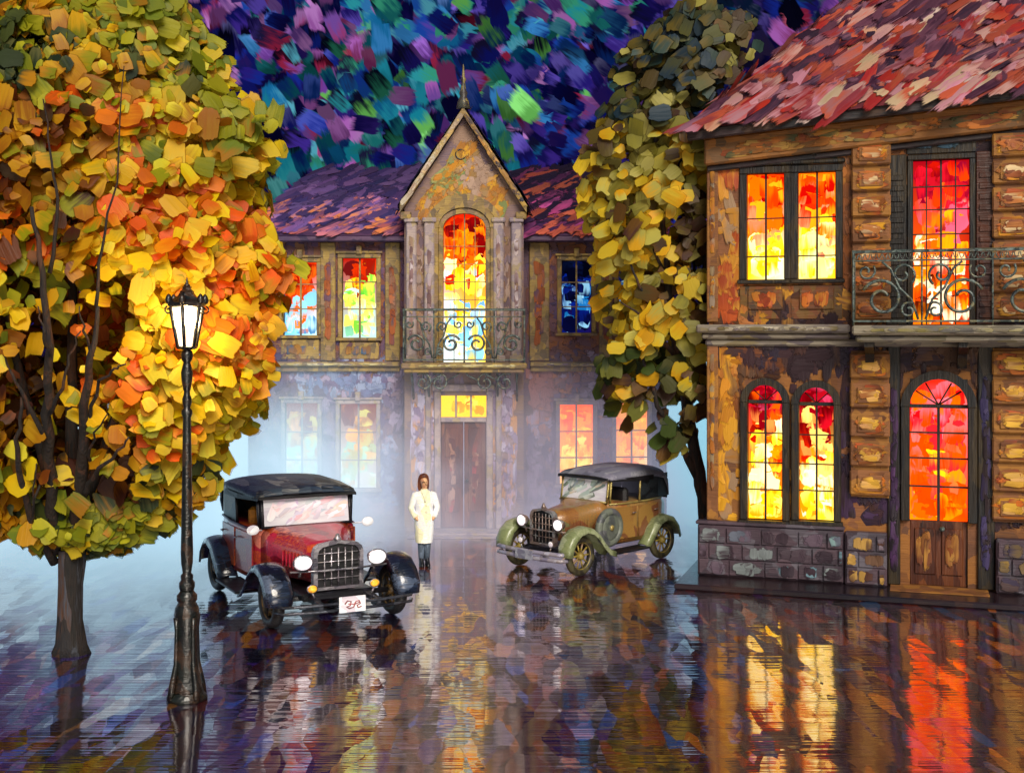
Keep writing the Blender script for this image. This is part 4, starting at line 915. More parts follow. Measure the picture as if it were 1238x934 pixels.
    for i in range(n):
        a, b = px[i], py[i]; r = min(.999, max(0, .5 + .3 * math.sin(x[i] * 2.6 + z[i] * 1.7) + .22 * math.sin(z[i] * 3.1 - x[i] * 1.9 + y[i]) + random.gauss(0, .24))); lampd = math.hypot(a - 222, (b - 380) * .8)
        inner = y[i] > -.45 and a < 190  # inner leaves mostly dark brown: shade inside the crown painted in
        if lampd < 135: P = (yel if r < .45 else ora if r < .95 else yel[:2])  # lamp glow painted into the colour of leaves around the lantern
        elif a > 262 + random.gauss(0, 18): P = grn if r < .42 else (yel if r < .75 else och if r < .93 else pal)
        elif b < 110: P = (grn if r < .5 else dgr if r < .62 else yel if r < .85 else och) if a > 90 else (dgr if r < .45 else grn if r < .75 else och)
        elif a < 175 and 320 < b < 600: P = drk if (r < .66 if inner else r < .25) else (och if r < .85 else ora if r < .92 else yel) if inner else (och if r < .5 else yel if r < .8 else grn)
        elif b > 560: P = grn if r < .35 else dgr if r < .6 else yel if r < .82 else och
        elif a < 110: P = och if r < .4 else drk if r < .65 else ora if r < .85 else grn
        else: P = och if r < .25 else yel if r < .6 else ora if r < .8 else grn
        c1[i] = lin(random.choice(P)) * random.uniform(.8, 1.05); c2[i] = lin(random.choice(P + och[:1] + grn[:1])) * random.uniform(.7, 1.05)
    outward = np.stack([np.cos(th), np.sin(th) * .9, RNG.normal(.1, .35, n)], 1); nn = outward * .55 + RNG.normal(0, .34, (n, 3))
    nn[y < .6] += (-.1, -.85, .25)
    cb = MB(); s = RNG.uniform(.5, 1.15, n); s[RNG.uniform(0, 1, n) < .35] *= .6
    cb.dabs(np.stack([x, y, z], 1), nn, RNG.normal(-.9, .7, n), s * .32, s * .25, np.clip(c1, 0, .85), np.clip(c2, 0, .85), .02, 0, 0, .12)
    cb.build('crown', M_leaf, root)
build_left_tree()

def build_right_tree():
    d = 22.5; X0 = wx(853, d)
    root = thing('elm_tree', 'leaning dark-stemmed tree with yellow and olive leaves beside the corner house', 'tree', (X0, d, 0))
    def q(px, py, dy=0): dd = d + dy; return (wx(px, dd) - X0, dy, wz(py, dd))
    tb = MB(); limb(tb, [q(856, 680), q(850, 600), q(838, 540, -.1), (q(826, 450, -.5)), q(812, 400, -.8), q(808, 340, -.8), q(800, 250, -.7), q(790, 150, -.4)], .15, .03, .015); trunk = tb.build('trunk', M_bark, root)
    for P, r0, r1 in (([(845, 580, 0), (820, 530, -.4), (795, 490, -.8), (780, 440, -.9), (772, 415, -1)], .08, .015), ([(824, 440, -.5), (800, 410, -.9), (782, 385, -1.0), (750, 365, -1)], .06, .012), ([(806, 400, -.8), (780, 360, -1.1), (766, 330, -1.2), (752, 290, -1.1)], .045, .01), ([(808, 340, -.8), (786, 290, -1.2), (782, 240, -1.2)], .04, .01),
                      ([(850, 420, 0), (853, 330, -.3), (848, 230, -.3), (838, 180, -.2)], .07, .02), ([(800, 250, -.7), (830, 180, -.4), (840, 120, -.3)], .04, .01), ([(795, 200, -.5), (770, 160, -.6), (748, 140, -.6)], .03, .008), ([(812, 400, -.8), (840, 330, -.3), (835, 270, 0)], .05, .01)):
        b = MB(); limb(b, [q(*p) for p in P], r0, r1, .012); b.build('branch', M_bark, trunk)
    ys = np.array([10, 50, 100, 150, 200, 260, 320, 380, 430, 470, 510, 545]); ax = np.array([850, 838, 822, 806, 796, 796, 806, 812, 802, 797, 805, 815]); rs = np.array([30, 62, 78, 82, 84, 88, 82, 78, 74, 62, 46, 22])
    sc_ = F / d; n = 2600
    pyy = RNG.uniform(ys[0], ys[-1], n * 2); A = np.interp(pyy, ys, ax); R_ = np.interp(pyy, ys, rs); keep = RNG.uniform(0, 92, len(pyy)) < R_; pyy, A, R_ = pyy[keep][:n], A[keep][:n], R_[keep][:n]; n = len(A)
    th = RNG.uniform(0, 2 * PI, n); rad = R_ / sc_ * np.sqrt(RNG.uniform(.05, 1.15, n)) * (1 + .16 * np.sin(3 * th + pyy * .05))
    x = (A - 619) / sc_ + rad * np.cos(th) - X0; y = .85 * rad * np.sin(th) - .35; z = CAMZ - (pyy - 400) / sc_
    px = 619 + (x + X0) * F / (y + d); py = 400 - (z - CAMZ) * F / (y + d)
    # keep leaves off the house front
    k = ~((px > 852) & (py > 150)) & ~((px > 822) & (py > 150 - (px - 830) * .95) & (py <= 150)) & ~((px > 770) & (py > 480) & (RNG.uniform(0, 1, n) < .7)); k &= (RNG.uniform(0, 1, n) < np.where(py > 400, .6, np.where(np.sin(px * .11) * np.sin(py * .07 + 1) > .35, .45, 1))); x, y, z, th, px, py = x[k], y[k], z[k], th[k], px[k], py[k]; n = len(x)
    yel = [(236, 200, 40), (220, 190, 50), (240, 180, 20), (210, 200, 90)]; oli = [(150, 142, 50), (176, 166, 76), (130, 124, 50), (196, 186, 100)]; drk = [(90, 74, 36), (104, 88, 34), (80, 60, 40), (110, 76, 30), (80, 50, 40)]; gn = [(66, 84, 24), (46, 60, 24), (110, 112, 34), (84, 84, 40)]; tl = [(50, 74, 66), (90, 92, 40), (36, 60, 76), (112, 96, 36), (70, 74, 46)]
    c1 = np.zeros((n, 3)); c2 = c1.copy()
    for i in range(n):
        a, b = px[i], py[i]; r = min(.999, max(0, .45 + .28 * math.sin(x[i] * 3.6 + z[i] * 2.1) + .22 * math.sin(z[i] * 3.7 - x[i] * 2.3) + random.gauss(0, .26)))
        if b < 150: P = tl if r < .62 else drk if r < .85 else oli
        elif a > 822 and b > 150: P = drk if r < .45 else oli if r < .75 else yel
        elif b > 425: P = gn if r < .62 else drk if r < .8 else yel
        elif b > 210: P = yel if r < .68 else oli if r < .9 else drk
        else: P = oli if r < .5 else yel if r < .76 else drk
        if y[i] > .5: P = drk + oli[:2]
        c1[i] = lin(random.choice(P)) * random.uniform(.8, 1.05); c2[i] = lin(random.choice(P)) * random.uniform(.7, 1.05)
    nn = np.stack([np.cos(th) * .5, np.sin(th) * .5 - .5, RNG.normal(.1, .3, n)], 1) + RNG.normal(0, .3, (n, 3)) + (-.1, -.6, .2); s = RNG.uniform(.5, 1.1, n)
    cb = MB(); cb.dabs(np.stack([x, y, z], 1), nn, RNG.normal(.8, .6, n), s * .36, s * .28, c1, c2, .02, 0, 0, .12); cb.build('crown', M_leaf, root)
build_right_tree()

# ------------------------------------------------------------------ street lamp
def build_lamp():
    d = 14.16; s = d / F; X = wx(226, d)
    root = thing('street_lamp', 'ornate black cast-iron street lamp with a lit six-sided lantern', 'street lamp', (X, d, 0))
    def Z(py): return wz(py, d)
    P = lambda L_: [(r * s, Z(y)) for r, y in L_]
    b = MB(); pr = P([(25, 845), (25, 840), (21, 836), (20, 832)]); b.lathe(pr, 8)
    b.lathe(P([(20, 834), (18, 828), (15, 815), (13.5, 790), (13, 765), (14, 750), (15.5, 742), (14.5, 734), (10.5, 727), (12.5, 724), (12.5, 719), (9, 715), (8, 713)]), 12)
    for k in range(4):
        a = PI / 4 + k * PI / 2; c, n_ = math.cos(a), math.sin(a)
        b.tube([(c * 22 * s, n_ * 22 * s, Z(842)), (c * 20 * s, n_ * 20 * s, Z(826)), (c * 14.5 * s, n_ * 14.5 * s, Z(800)), (c * 14 * s, n_ * 14 * s, Z(760)), (c * 15 * s, n_ * 15 * s, Z(744))], [.045, .04, .03, .022, .03], 8)
    b.build('base', M_lampiron, root)
    p = MB(); p.lathe(P([(8, 714), (9.5, 709), (9.5, 704), (7, 700), (7.5, 698), (7.5, 695), (5.2, 692), (7, 680), (7.5, 668), (6.8, 640), (6.2, 600), (5.6, 560), (5, 520), (4.8, 505), (6.5, 500), (6.5, 496), (4, 493), (5.5, 487), (5.8, 482), (4, 477), (3.6, 473), (4.6, 470), (6.5, 460), (7.2, 450), (5, 441), (4.2, 438), (6.6, 434), (7.4, 429), (6.4, 424), (4, 423), (5, 421)]), 16); p.build('pole', M_lampiron, root)
    # lantern
    zb, zt = Z(419), Z(371); rb, rt = 11 * s, 20 * s; lt = MB()
    hexp = lambda r, z, o=0: [(r * math.cos(PI / 3 * k + PI / 6 + o), r * math.sin(PI / 3 * k + PI / 6 + o), z) for k in range(6)]
    lt.loft([hexp(5 * s, Z(423)), hexp(12 * s, Z(421.5)), hexp(13.5 * s, Z(419)), hexp(11 * s, Z(418))], 0, False)
    lt.loft([hexp(20 * s, Z(371.5)), hexp(23 * s, Z(369.5)), hexp(23.5 * s, Z(365.5)), hexp(18 * s, Z(361.5)), hexp(11.5 * s, Z(357.5)), hexp(8.5 * s, Z(353.5)), hexp(9 * s, Z(352)), hexp(6 * s, Z(350)), hexp(5 * s, Z(348.5)), hexp(6 * s, Z(347)), hexp(3.6 * s, Z(345.5))], 0, False)
    for k in range(6):
        a = PI / 3 * k + PI / 6; c, n_ = math.cos(a), math.sin(a)
        lt.tube([(c * rb, n_ * rb, zb), (c * rt, n_ * rt, zt)], .022, 6)
        lt.lathe([(.0, 0), (.03, .01), (.045, .05), (.03, .09), (.018, .11), (.0, .125)], 8, (c * 22 * s, n_ * 22 * s, Z(368)))
        lt.tube(spiral((0, 0), .012, .05, 0, 1.2, 0, 10), .01, 5)
        V = lt.v[-1]; lt.v[-1] = np.stack([c * (22 * s + V[:, 0]), n_ * (22 * s + V[:, 0]), Z(375) + V[:, 2]], 1)
    L_ = lt.build('lantern', M_lampiron, root)
    m, nt, out = newmat('lamp_glass'); em = N(nt, 'ShaderNodeEmission', inp={'Strength': 5.0}); em.inputs[0].default_value = (1, .80, .52, 1); tr = N(nt, 'ShaderNodeBsdfTransparent'); mx = N(nt, 'ShaderNodeMixShader', inp={0: .55})
    nt.links.new(tr.outputs[0], mx.inputs[1]); nt.links.new(em.outputs[0], mx.inputs[2]); nt.links.new(mx.outputs[0], out.inputs[0])
    g = MB(); A, B = hexp(rb * .94, zb), hexp(rt * .94, zt)
    for k in range(6): g.add([A[k], A[(k + 1) % 6], B[(k + 1) % 6], B[k]], [(0, 1, 2, 3)])
    g.build('glass', m, L_)
    m2, nt, out = newmat('gas_flame'); em = N(nt, 'ShaderNodeEmission', inp={'Strength': 3.0}); em.inputs[0].default_value = (1, .22, .02, 1); nt.links.new(em.outputs[0], out.inputs[0])
    f = MB(); f.lathe([(.0, 0), (.028, .04), (.042, .12), (.03, .22), (.012, .3), (0, .34)], 10, (0, 0, zb + .02)); f.build('flame', m2, L_)
    fi = MB(); fi.lathe(P([(3.6, 346), (4.2, 344.5), (2.2, 343), (1.6, 341), (.6, 335.5), (0, 335)]), 10); 
    fi.build('finial', M_lampiron, root)
    root.scale = (1, 1, 1)
    pl = bpy.data.lights.new('lantern_light', 'POINT'); po = bpy.data.objects.new('lantern_light', pl); COL.objects.link(po); pl.energy = 420; pl.color = (1, .64, .26); pl.shadow_soft_size = .12; po.location = (X, d, Z(385))
build_lamp()

# ------------------------------------------------------------------ vintage cars
def rsec(y, hw, z0, z1, rnd, n=7, taper=1.0, flat=0):
    """rounded cross-section at y: sides up, round shoulders over the top"""
    pts = [(-hw * taper, y, z0)]
    for i in range(n + 1):
        a = PI - (PI / 2) * i / n; pts.append((-(hw - rnd) + rnd * math.cos(a), y, z1 - rnd + rnd * math.sin(a) * 1.0))
    for i in range(n + 1):
        a = PI / 2 - (PI / 2) * i / n; pts.append(((hw - rnd) + rnd * math.cos(a), y, z1 - rnd + rnd * math.sin(a)))
    pts.append((hw * taper, y, z0))
    if flat:
        c = []
        for x, yy, z in pts: c.append((x, yy, z + flat * max(0, 1 - (x / hw) ** 2) if z > z1 - rnd else z))
        pts = c
    return pts
def wheel(parent, x, y, R, side, mats, spokes=10, wdt=.13):
    w_ = MB(); t = []
    for k in range(12):
        a = 2 * PI * k / 12; t.append((R - .07 + .07 * math.cos(a), wdt / 2 * math.sin(a)))
    w_.lathe(t, 28, (0, 0, 0), 'x', closed=True)
    o = w_.build('wheel', mats['tyre'], parent, (x, y, R))
    r = MB(); q = R - .13
    r.lathe([(q, -.04), (q + .025, -.045), (q + .025, .045), (q, .04)], 28, (0, 0, 0), 'x', closed=True)
    for k in range(spokes):
        a = 2 * PI * k / spokes; r.tube([(0, .05 * math.cos(a), .05 * math.sin(a)), (0, q * math.cos(a), q * math.sin(a))], .017, 6)
    r.lathe([(0, -.06), (.075, -.05), (.075, .03), (.06, .06), (.0, .075)] if side > 0 else [(0, -.075), (.06, -.06), (.075, -.03), (.075, .05), (0, .06)], 14, (0, 0, 0), 'x')
    r.build('rim', mats['rim'], o); return o
def fender(parent, x, path, hw, mat, side):
    f = MB(); rings = []; crown = .05
    for i, (y, z, k) in enumerate(path):
        p0 = path[max(i - 1, 0)]; p1 = path[min(i + 1, len(path) - 1)]; ty, tz = p1[0] - p0[0], p1[1] - p0[1]; l = math.hypot(ty, tz); ny, nz = -tz / l, ty / l
        if nz < 0 and abs(nz) > .2: ny, nz = -ny, -nz
        ring = []
        for j in range(9):
            a = (j - 4) / 4; dz = crown * (1 - a * a) - (.07 if abs(a) > .98 else 0)
            ring.append((x + a * hw * k, y + ny * dz, z + nz * dz))
        rings.append(ring)
    inner = [[(p[0] * 1, p[1], p[2] - .0) for p in r] for r in rings]
    f.loft(rings, 0, True, False)
    o = f.build('fender', mat, parent); so_ = o.modifiers.new('thickness', 'SOLIDIFY'); so_.thickness = .025; so_.offset = -1
    return o
def build_car(label, loc, rz, scale, M, style):
    root = thing('vintage_car', label, 'car', loc, rz, 'vintage cars in the square'); root.scale = scale
    HT = .71; WB = 2.4; R = .37
    # body: bonnet and tub
    bo = MB()
    bo.loft([rsec(-.10, .25, .60, 1.10, .16), rsec(.2, .30, .58, 1.14, .18), rsec(.6, .38, .56, 1.18, .2), rsec(.86, .50, .54, 1.23, .2), rsec(.98, .56, .52, 1.25, .18)])
    lv = bo
    for s in (-1, 1):
        for k in range(6): y = .2 + k * .08; x = .305 + k * .018; lv.box(s * (x + .0), s * (x + .016), y, y + .03, .72, .95, ch=.006)
    bo.build('bonnet', M['body'], root)
    tub = MB(); tub.loft([rsec(.98, .58, .46, 1.22, .06), rsec(1.4, .64, .44, 1.21, .06), rsec(2.0, .66, .44, 1.21, .07), rsec(2.5, .62, .46, 1.22, .1), rsec(2.78, .5, .52, 1.18, .16), rsec(2.86, .40, .6, 1.08, .2)])
    tub.build('body', M['body'], root)
    ch = MB(); ch.box(-.42, .42, -.2, 2.7, .36, .47, ch=.02); ch.tube([(-HT, 0, R), (HT, 0, R)], .04, 8); ch.tube([(-HT, WB, R), (HT, WB, R)], .05, 8); ch.box(-.36, -.28, -.45, .2, .36, .44, ch=.01); ch.box(.28, .36, -.45, .2, .36, .44, ch=.01)
    ch.build('chassis', M['dark'], root)
    bl = MB()
    for s in (-1, 1): bl.tube([(s * .585, .98, 1.2), (s * .645, 1.4, 1.19), (s * .665, 2.0, 1.19), (s * .625, 2.5, 1.2)], .02, 6)
    bl.build('belt_moulding', M['trim'], root)
    for s in (-1, 1):
        for y0, y1 in ((1.08, 1.68), (1.76, 2.36)):
            dd = MB(); xa = .62 if y0 < 1.2 else .655; xb = .65 if y0 < 1.2 else .645
            pts = [(s * (xa + .0), y0, .52), (s * (xb + .005), y1, .52), (s * (xb + .005), y1, 1.12), (s * xa, y0, 1.12)]; out_ = [(p[0] + s * .02, p[1], p[2]) for p in pts]
            dd.add(pts + out_, [(4, 5, 6, 7), (0, 1, 5, 4), (1, 2, 6, 5), (2, 3, 7, 6), (3, 0, 4, 7)]); dr = dd.build('door', M['door'], root)
            h = MB(); h.tube([(s * (xb + .03), y1 - .05, 1.0), (s * (xb + .06), y1 - .07, 1.0), (s * (xb + .06), y1 - .17, 1.0)], .012, 6); h.build('handle', M['chrome'], dr)
    # radiator
    sh = MB(); hw, z0, z1 = .29, .50, 1.17
    outl = [(-hw, z0), (-hw, z1 - .14)] + [(-hw + .14 - .14 * math.cos(a), z1 - .14 + .14 * math.sin(a)) for a in (PI / 6, PI / 3)] + [(-.1, z1 + .005), (0, z1 + .03), (.1, z1 + .005)] + [(hw - .14 + .14 * math.cos(a), z1 - .14 + .14 * math.sin(a)) for a in (PI / 3, PI / 6)] + [(hw, z1 - .14), (hw, z0)]
    inn = [(x * .84, z0 + .04 + (z - z0) * .88) for x, z in outl]; n = len(outl); ya, yb = -.2, -.1
    v = [(x, ya, z) for x, z in outl] + [(x, ya, z) for x, z in inn] + [(x, yb, z) for x, z in outl] + [(x, yb + .04, z) for x, z in inn]; f = []
    for i in range(n):
        j = (i + 1) % n; f += [(i, j, n + j, n + i), (i, 2 * n + i, 2 * n + j, j), (n + i, n + j, 3 * n + j, 3 * n + i)]
    sh.add(v, f, 0, False); sh.lathe([(0.03, 0), (.05, .02), (.03, .05), (.02, .09), (0, .1)], 10, (0, -.15, z1 + .02)); shell = sh.build('radiator_shell', M['chrome'], root)
    gr = MB(); gr.prism(inn, -.16, -.12, 1)
    for k in (-.66, -.33, 0, .33, .66): gr.tube([(k * hw * .84, -.185, z0 + .05), (k * hw * .84, -.185, z1 - .075)], .0095, 6)
    for k in (.2, .4, .6, .8): gr.tube([(-hw * .84, -.185, z0 + .04 + k * .6), (hw * .84, -.185, z0 + .04 + k * .6)], .009, 6)
    gr.build('grille', [M['chrome'], M['black']], shell)
    # lamps
    for s in (-1, 1):
        hl = MB(); c = (s * .43, -.24, .93); hl.lathe([(0, .15), (.04, .14), (.085, .08), (.105, .0), (.115, -.01), (.115, -.03), (.10, -.035)], 20, c, 'y'); hl.tube([(c[0], c[1] + .05, c[2] - .1), (s * .43, -.12, .7)], .018, 6); H = hl.build('headlight', M['chrome'], root)
        ln = MB(); ln.lathe([(.10, -.034), (.085, -.046), (.05, -.055), (0, -.06)], 20, c, 'y'); ln.build('lens', M['lens'], H)
        fl = MB(); c = (s * .36, -.36, .58); fl.lathe([(0, .07), (.04, .05), (.06, 0), (.065, -.01), (.055, -.02)], 14, c, 'y'); fl.tube([(c[0], c[1], c[2] - .05), (s * .32, -.36, .42)], .014, 6); FL = fl.build('side_lamp', M['chrome'], root)
        l2 = MB(); l2.lathe([(.055, -.019), (.035, -.03), (0, -.034)], 14, c, 'y'); l2.build('lens', M['amber'], FL)
        if style == 1:
            mr = MB(); c = (s * .70, .80, 1.24); mr.lathe([(0, .03), (.06, .02), (.075, 0), (.07, -.012), (0, -.016)], 16, c, 'y'); mr.tube([(s * .56, .95, 1.2), c], .012, 6); mr.build('mirror', M['white'], root)
    lb = MB(); lb.tube([(-.56, -.2, .80), (-.2, -.24, .79), (.2, -.24, .79), (.56, -.2, .80)], .016, 6); lb.build('lamp_bar', M['chrome'], root)
    # bumper and plate
    bp = MB(); bx = .78
    for z in ((.40, .31) if style == 1 else (.45, .34)):
        bp.tube([(-bx, -.42, z), (-bx + .05, -.54, z), (-.4, -.60, z), (0, -.62, z), (.4, -.60, z), (bx - .05, -.54, z), (bx, -.42, z)], .022 if style == 1 else .04, 8)
    for s in (-1, 1): bp.box(s * .30, s * .36, -.6, -.4, .29, .43, ch=.01)
    bp.build('bumper', M['bumper'], root)
    if style == 1:
        pl = MB(); pl.box(-.15, .15, -.665, -.65, .28, .50, ch=.004); P_ = pl.build('number_plate', M['plate'], root)
        sg = MB(); sg.tube([(-.09, -.668, .40), (-.06, -.668, .445), (-.02, -.668, .43), (-.03, -.668, .375), (-.07, -.668, .36), (-.04, -.668, .335), (.01, -.668, .35), (.03, -.668, .42), (.07, -.668, .435), (.085, -.668, .39), (.05, -.668, .37), (.06, -.668, .335), (.10, -.668, .35)], .009, 5); sg.tube([(-.05, -.668, .40), (-.01, -.668, .395), (.02, -.668, .385), (.075, -.668, .41)], .007, 5); sg.build('lettering', M['red'], P_)
    else:
        pl = MB(); pl.box(-.2, .2, -.69, -.665, .31, .48, ch=.004); pl.build('number_plate', M['plate'], root)
    # running gear
    for x in (-HT, HT):
        for y in (0, WB): wheel(root, x, y, R, 1 if x > 0 else -1, M)
        fender(root, x * 1.04, [(-.46, .40, .9), (-.45, .56, 1), (-.36, .72, 1), (-.2, .84, 1), (0, .88, 1), (.2, .83, 1), (.38, .70, 1), (.54, .52, .95), (.7, .38, .9), (.86, .33, .85)], .17, M['fender'], x)
        fender(root, x * 1.02, [(WB - .62, .34, .85), (WB - .5, .45, .9), (WB - .4, .62, 1), (WB - .24, .78, 1), (WB, .85, 1), (WB + .22, .79, 1), (WB + .38, .62, 1), (WB + .46, .42, .95)], .15, M['fender'], x)
        rb = MB(); rb.box(x * 1.04 - .16, x * 1.04 + .16, .84, WB - .6, .30, .335, ch=.01); rb.build('running_board', M['dark'], root)
    # windscreen and canvas top
    ws = MB(); zs0, zs1 = 1.23, 1.68; hwS = .54
    for s in (-1, 1): ws.tube([(s * hwS, .96, zs0 - .02), (s * hwS, 1.03, zs1)], .022, 6)
    for z, y in ((zs0, .963), (zs1, 1.03)): ws.tube([(-hwS, y, z), (hwS, y, z)], .02, 6)
    W_ = ws.build('windscreen', M['dark'] if style == 1 else M['trim'], root)
    gp = MB(); gp.add([(-hwS, .966, zs0), (hwS, .966, zs0), (hwS, 1.03, zs1), (-hwS, 1.03, zs1)], [(0, 1, 2, 3)], 0, False, np.tile(lin((214, 208, 220)), (4, 1)), np.tile(lin((236, 236, 240)), (4, 1)))
    n = 26; u = RNG.uniform(-hwS + .12, hwS - .12, n); t = RNG.uniform(.15, .85, n); pw = M['screen_reflection_cols']  # pale strokes paint a reflection onto the windscreen
    gp.dabs(np.stack([u, .963 + .066 * t, zs0 + (zs1 - zs0) * t], 1), (0, -1, .15), RNG.normal(.6, .25, n), RNG.uniform(.16, .3, n), RNG.uniform(.05, .1, n), pick(pw, n), pick(pw, n), .003, RNG.uniform(.001, .006, n), 0); gp.build('screen_glass', M['screen'], W_)
    tp = MB(); fy = .93; cr = .06 if style == 1 else .10
    def tring(y, hw_, zl, zh): return [( -hw_ * math.cos(PI * i / 16) * (1 if 0 < i < 16 else 1), y, zl + (zh - zl) * (math.sin(PI * i / 16) ** .55)) for i in range(17)]
    back = 2.86
    seq = [(fy, .60, 1.66, 1.74), (1.1, .64, 1.66, 1.82), (1.6, .67, 1.66, 1.855), (2.2, .67, 1.65, 1.86), (2.6, .64, 1.58, 1.81), (2.78, .60, 1.40, 1.72), (2.86, .55, 1.2, 1.5)]
    rings = [tring(*q) for q in seq]; v = rings
    tp.loft(rings, 0, True, False); T = tp.build('canvas_top', M['roof'], root); sm = T.modifiers.new('thickness', 'SOLIDIFY'); sm.thickness = .03; sm.offset = -1
    val = MB(); val.box(-.60, .60, .925, .95, 1.65, 1.70, ch=.01)
    for s in (-1, 1): val.add([(s * .605, .94, 1.64), (s * .68, 1.6, 1.6), (s * .68, 2.2, 1.59), (s * .68, 2.2, 1.68), (s * .68, 1.6, 1.68), (s * .605, .94, 1.68)], [(0, 1, 4, 5), (1, 2, 3, 4)])
    val.build('valance', M['black'], T)
    for s in (-1, 1):
        po = MB()
        for y in (1.03, 1.72) if style == 1 else (1.03, 1.80): po.tube([(s * (.56 if y < 1.2 else .645), y, 1.2), (s * (.58 if y < 1.2 else .655), y + .02, 1.68)], .02, 6)
        po.build('top_post', M['dark'] if style == 1 else M['trim'], root)
        sc_ = MB()
        def quad(y0, y1, x0, x1, mat): sc_.add([(s * x0, y0, 1.2), (s * x1, y1, 1.2), (s * (x1 + .012), y1, 1.67), (s * (x0 + .012), y0, 1.67)], [(0, 1, 2, 3)], mat)
        if style == 1: quad(1.72, 2.4, .64, .63, 0); quad(2.4, 2.8, .63, .55, 0)
        else: quad(1.82, 2.4, .645, .63, 0); quad(2.4, 2.8, .63, .55, 0)
        sc_.build('side_curtain', M['curtain'], root)
    bkc = MB(); bkc.add([(-.54, 2.82, 1.15), (.54, 2.82, 1.15), (.55, 2.83, 1.5), (-.55, 2.83, 1.5)], [(0, 1, 2, 3)]); bkc.build('rear_curtain', M['curtain'], root)
    sb = MB(); sb.box(-.54, .54, 1.5, 1.66, 1.15, 1.46, ch=.05); sb.build('seat_back', M['seat'], root)
    if style == 2:
        sw = MB(); sw.lathe([(.17, -.012), (.185, 0), (.17, .012), (.158, 0)], 20, (0, 0, 0), 'z', closed=True); sw.tube([(0, 0, 0), (0, 0, -.3)], .014, 6); sw.tube([(-.17, 0, 0), (.17, 0, 0)], .01, 6); so_ = sw.build('steering_wheel', M['black'], root, (-.26, 1.22, 1.34)); so_.rotation_euler = (math.radians(-50), 0, 0)
        sp = wheel(root, .72, .78, R, 1, {'tyre': M['spare'], 'rim': M['spare']}); sp.name = 'spare_wheel'; sp.location = (.73, .80, .80); sp.rotation_euler = (math.radians(-8), 0, 0)
        cv = MB(); cv.lathe([(0, .055), (.18, .05), (.27, .03), (.28, 0)], 24, (0, 0, 0), 'x'); cv.build('spare_cover', M['spare'], sp)
        hb = MB(); hb.lathe([(0, .09), (.05, .08), (.06, .05)], 12, (0, 0, 0), 'x'); hb.build('hub', M['trim'], sp)
    return root
M_white = paint('white_enamel_glow', [(220, 220, 226), (240, 240, 240), (200, 190, 200)], (9, 9, 9), rough=.3, emit=.25)  # added glow: mirrors and number plate emit a little light
M_lens = paint('lamp_lens', [(236, 226, 230), (250, 250, 250), (220, 200, 210)], (12, 12, 12), rough=.2, emit=1.1)
M_amber = paint('amber_lens', [(230, 160, 40), (250, 190, 60), (200, 110, 30)], (16, 16, 16), rough=.2, emit=.5)
M_tyre = paint('tyre_rubber', [(14, 15, 18), (24, 26, 30), (40, 42, 46), (18, 16, 16)], (9, 9, 9), rough=.5, bump=.3)
M_black = paint('black_leather', [(8, 8, 10), (16, 16, 20), (28, 26, 30)], (9, 9, 9), rough=.5)
M_screen = dab_mat('screen_glass', rough=.12, spec=.8, bump=.1)
carA = dict(seat=paint('amber_leather', [(170, 100, 20), (200, 130, 30), (130, 76, 20), (90, 60, 20)], (6, 6, 6), rough=.5), body=paint('crimson_coachwork', [(130, 14, 34), (170, 24, 50), (196, 44, 66), (150, 20, 60), (206, 90, 36), (110, 14, 50), (216, 120, 100)], (4, 2.2, 5), rot=(.3, .2, .5), rough=.28, coat=.6, bump=.25),
            door=paint('crimson_door', [(140, 20, 36), (180, 80, 30), (110, 14, 44), (200, 116, 40), (130, 18, 36)], (4, 2.2, 4), rough=.28, coat=.6, bump=.25),
            fender=paint('midnight_mudguard', [(14, 16, 24), (24, 30, 44), (40, 52, 74), (16, 18, 28), (90, 104, 130), (20, 22, 34)], (5, 4, 6), rough=.22, coat=.7, bump=.3),
            roof=paint('dark_canvas', [(14, 18, 24), (26, 34, 48), (50, 66, 86), (18, 22, 28), (150, 150, 146), (34, 46, 64), (70, 84, 96)], (7, 2.2, 7), rot=(0, 0, .9), rough=.4, bump=.5),
            chrome=paint('nickel', [(120, 116, 124), (190, 186, 190), (160, 150, 160), (90, 90, 100)], (11, 11, 11), rough=.22, metal=.6), bumper=paint('dark_nickel', [(40, 42, 50), (90, 94, 104), (60, 60, 70)], (9, 9, 9), rough=.25, metal=.6),
            dark=paint('chassis_black', [(12, 12, 16), (22, 22, 28), (34, 34, 44)], (8, 8, 8), rough=.35), black=M_black, trim=paint('plum_line', [(50, 14, 34), (80, 20, 50), (40, 14, 40)], (8, 8, 8), rough=.3),
            tyre=M_tyre, rim=paint('wood_spoke', [(40, 34, 30), (90, 70, 40), (140, 110, 60), (30, 28, 28)], (14, 14, 14), rough=.4), lens=M_lens, amber=M_amber, white=M_white, plate=M_white, red=paint('plate_red', [(170, 80, 80), (130, 60, 60)], (9, 9, 9)),
            screen=M_screen, screen_reflection_cols=[(236, 230, 236), (246, 242, 244), (224, 214, 230), (240, 206, 206), (206, 206, 222), (244, 216, 216)], curtain=paint('green_curtain', [(14, 24, 22), (24, 44, 40), (16, 20, 24), (90, 66, 20), (30, 50, 40)], (4, 3, 4), rough=.4))
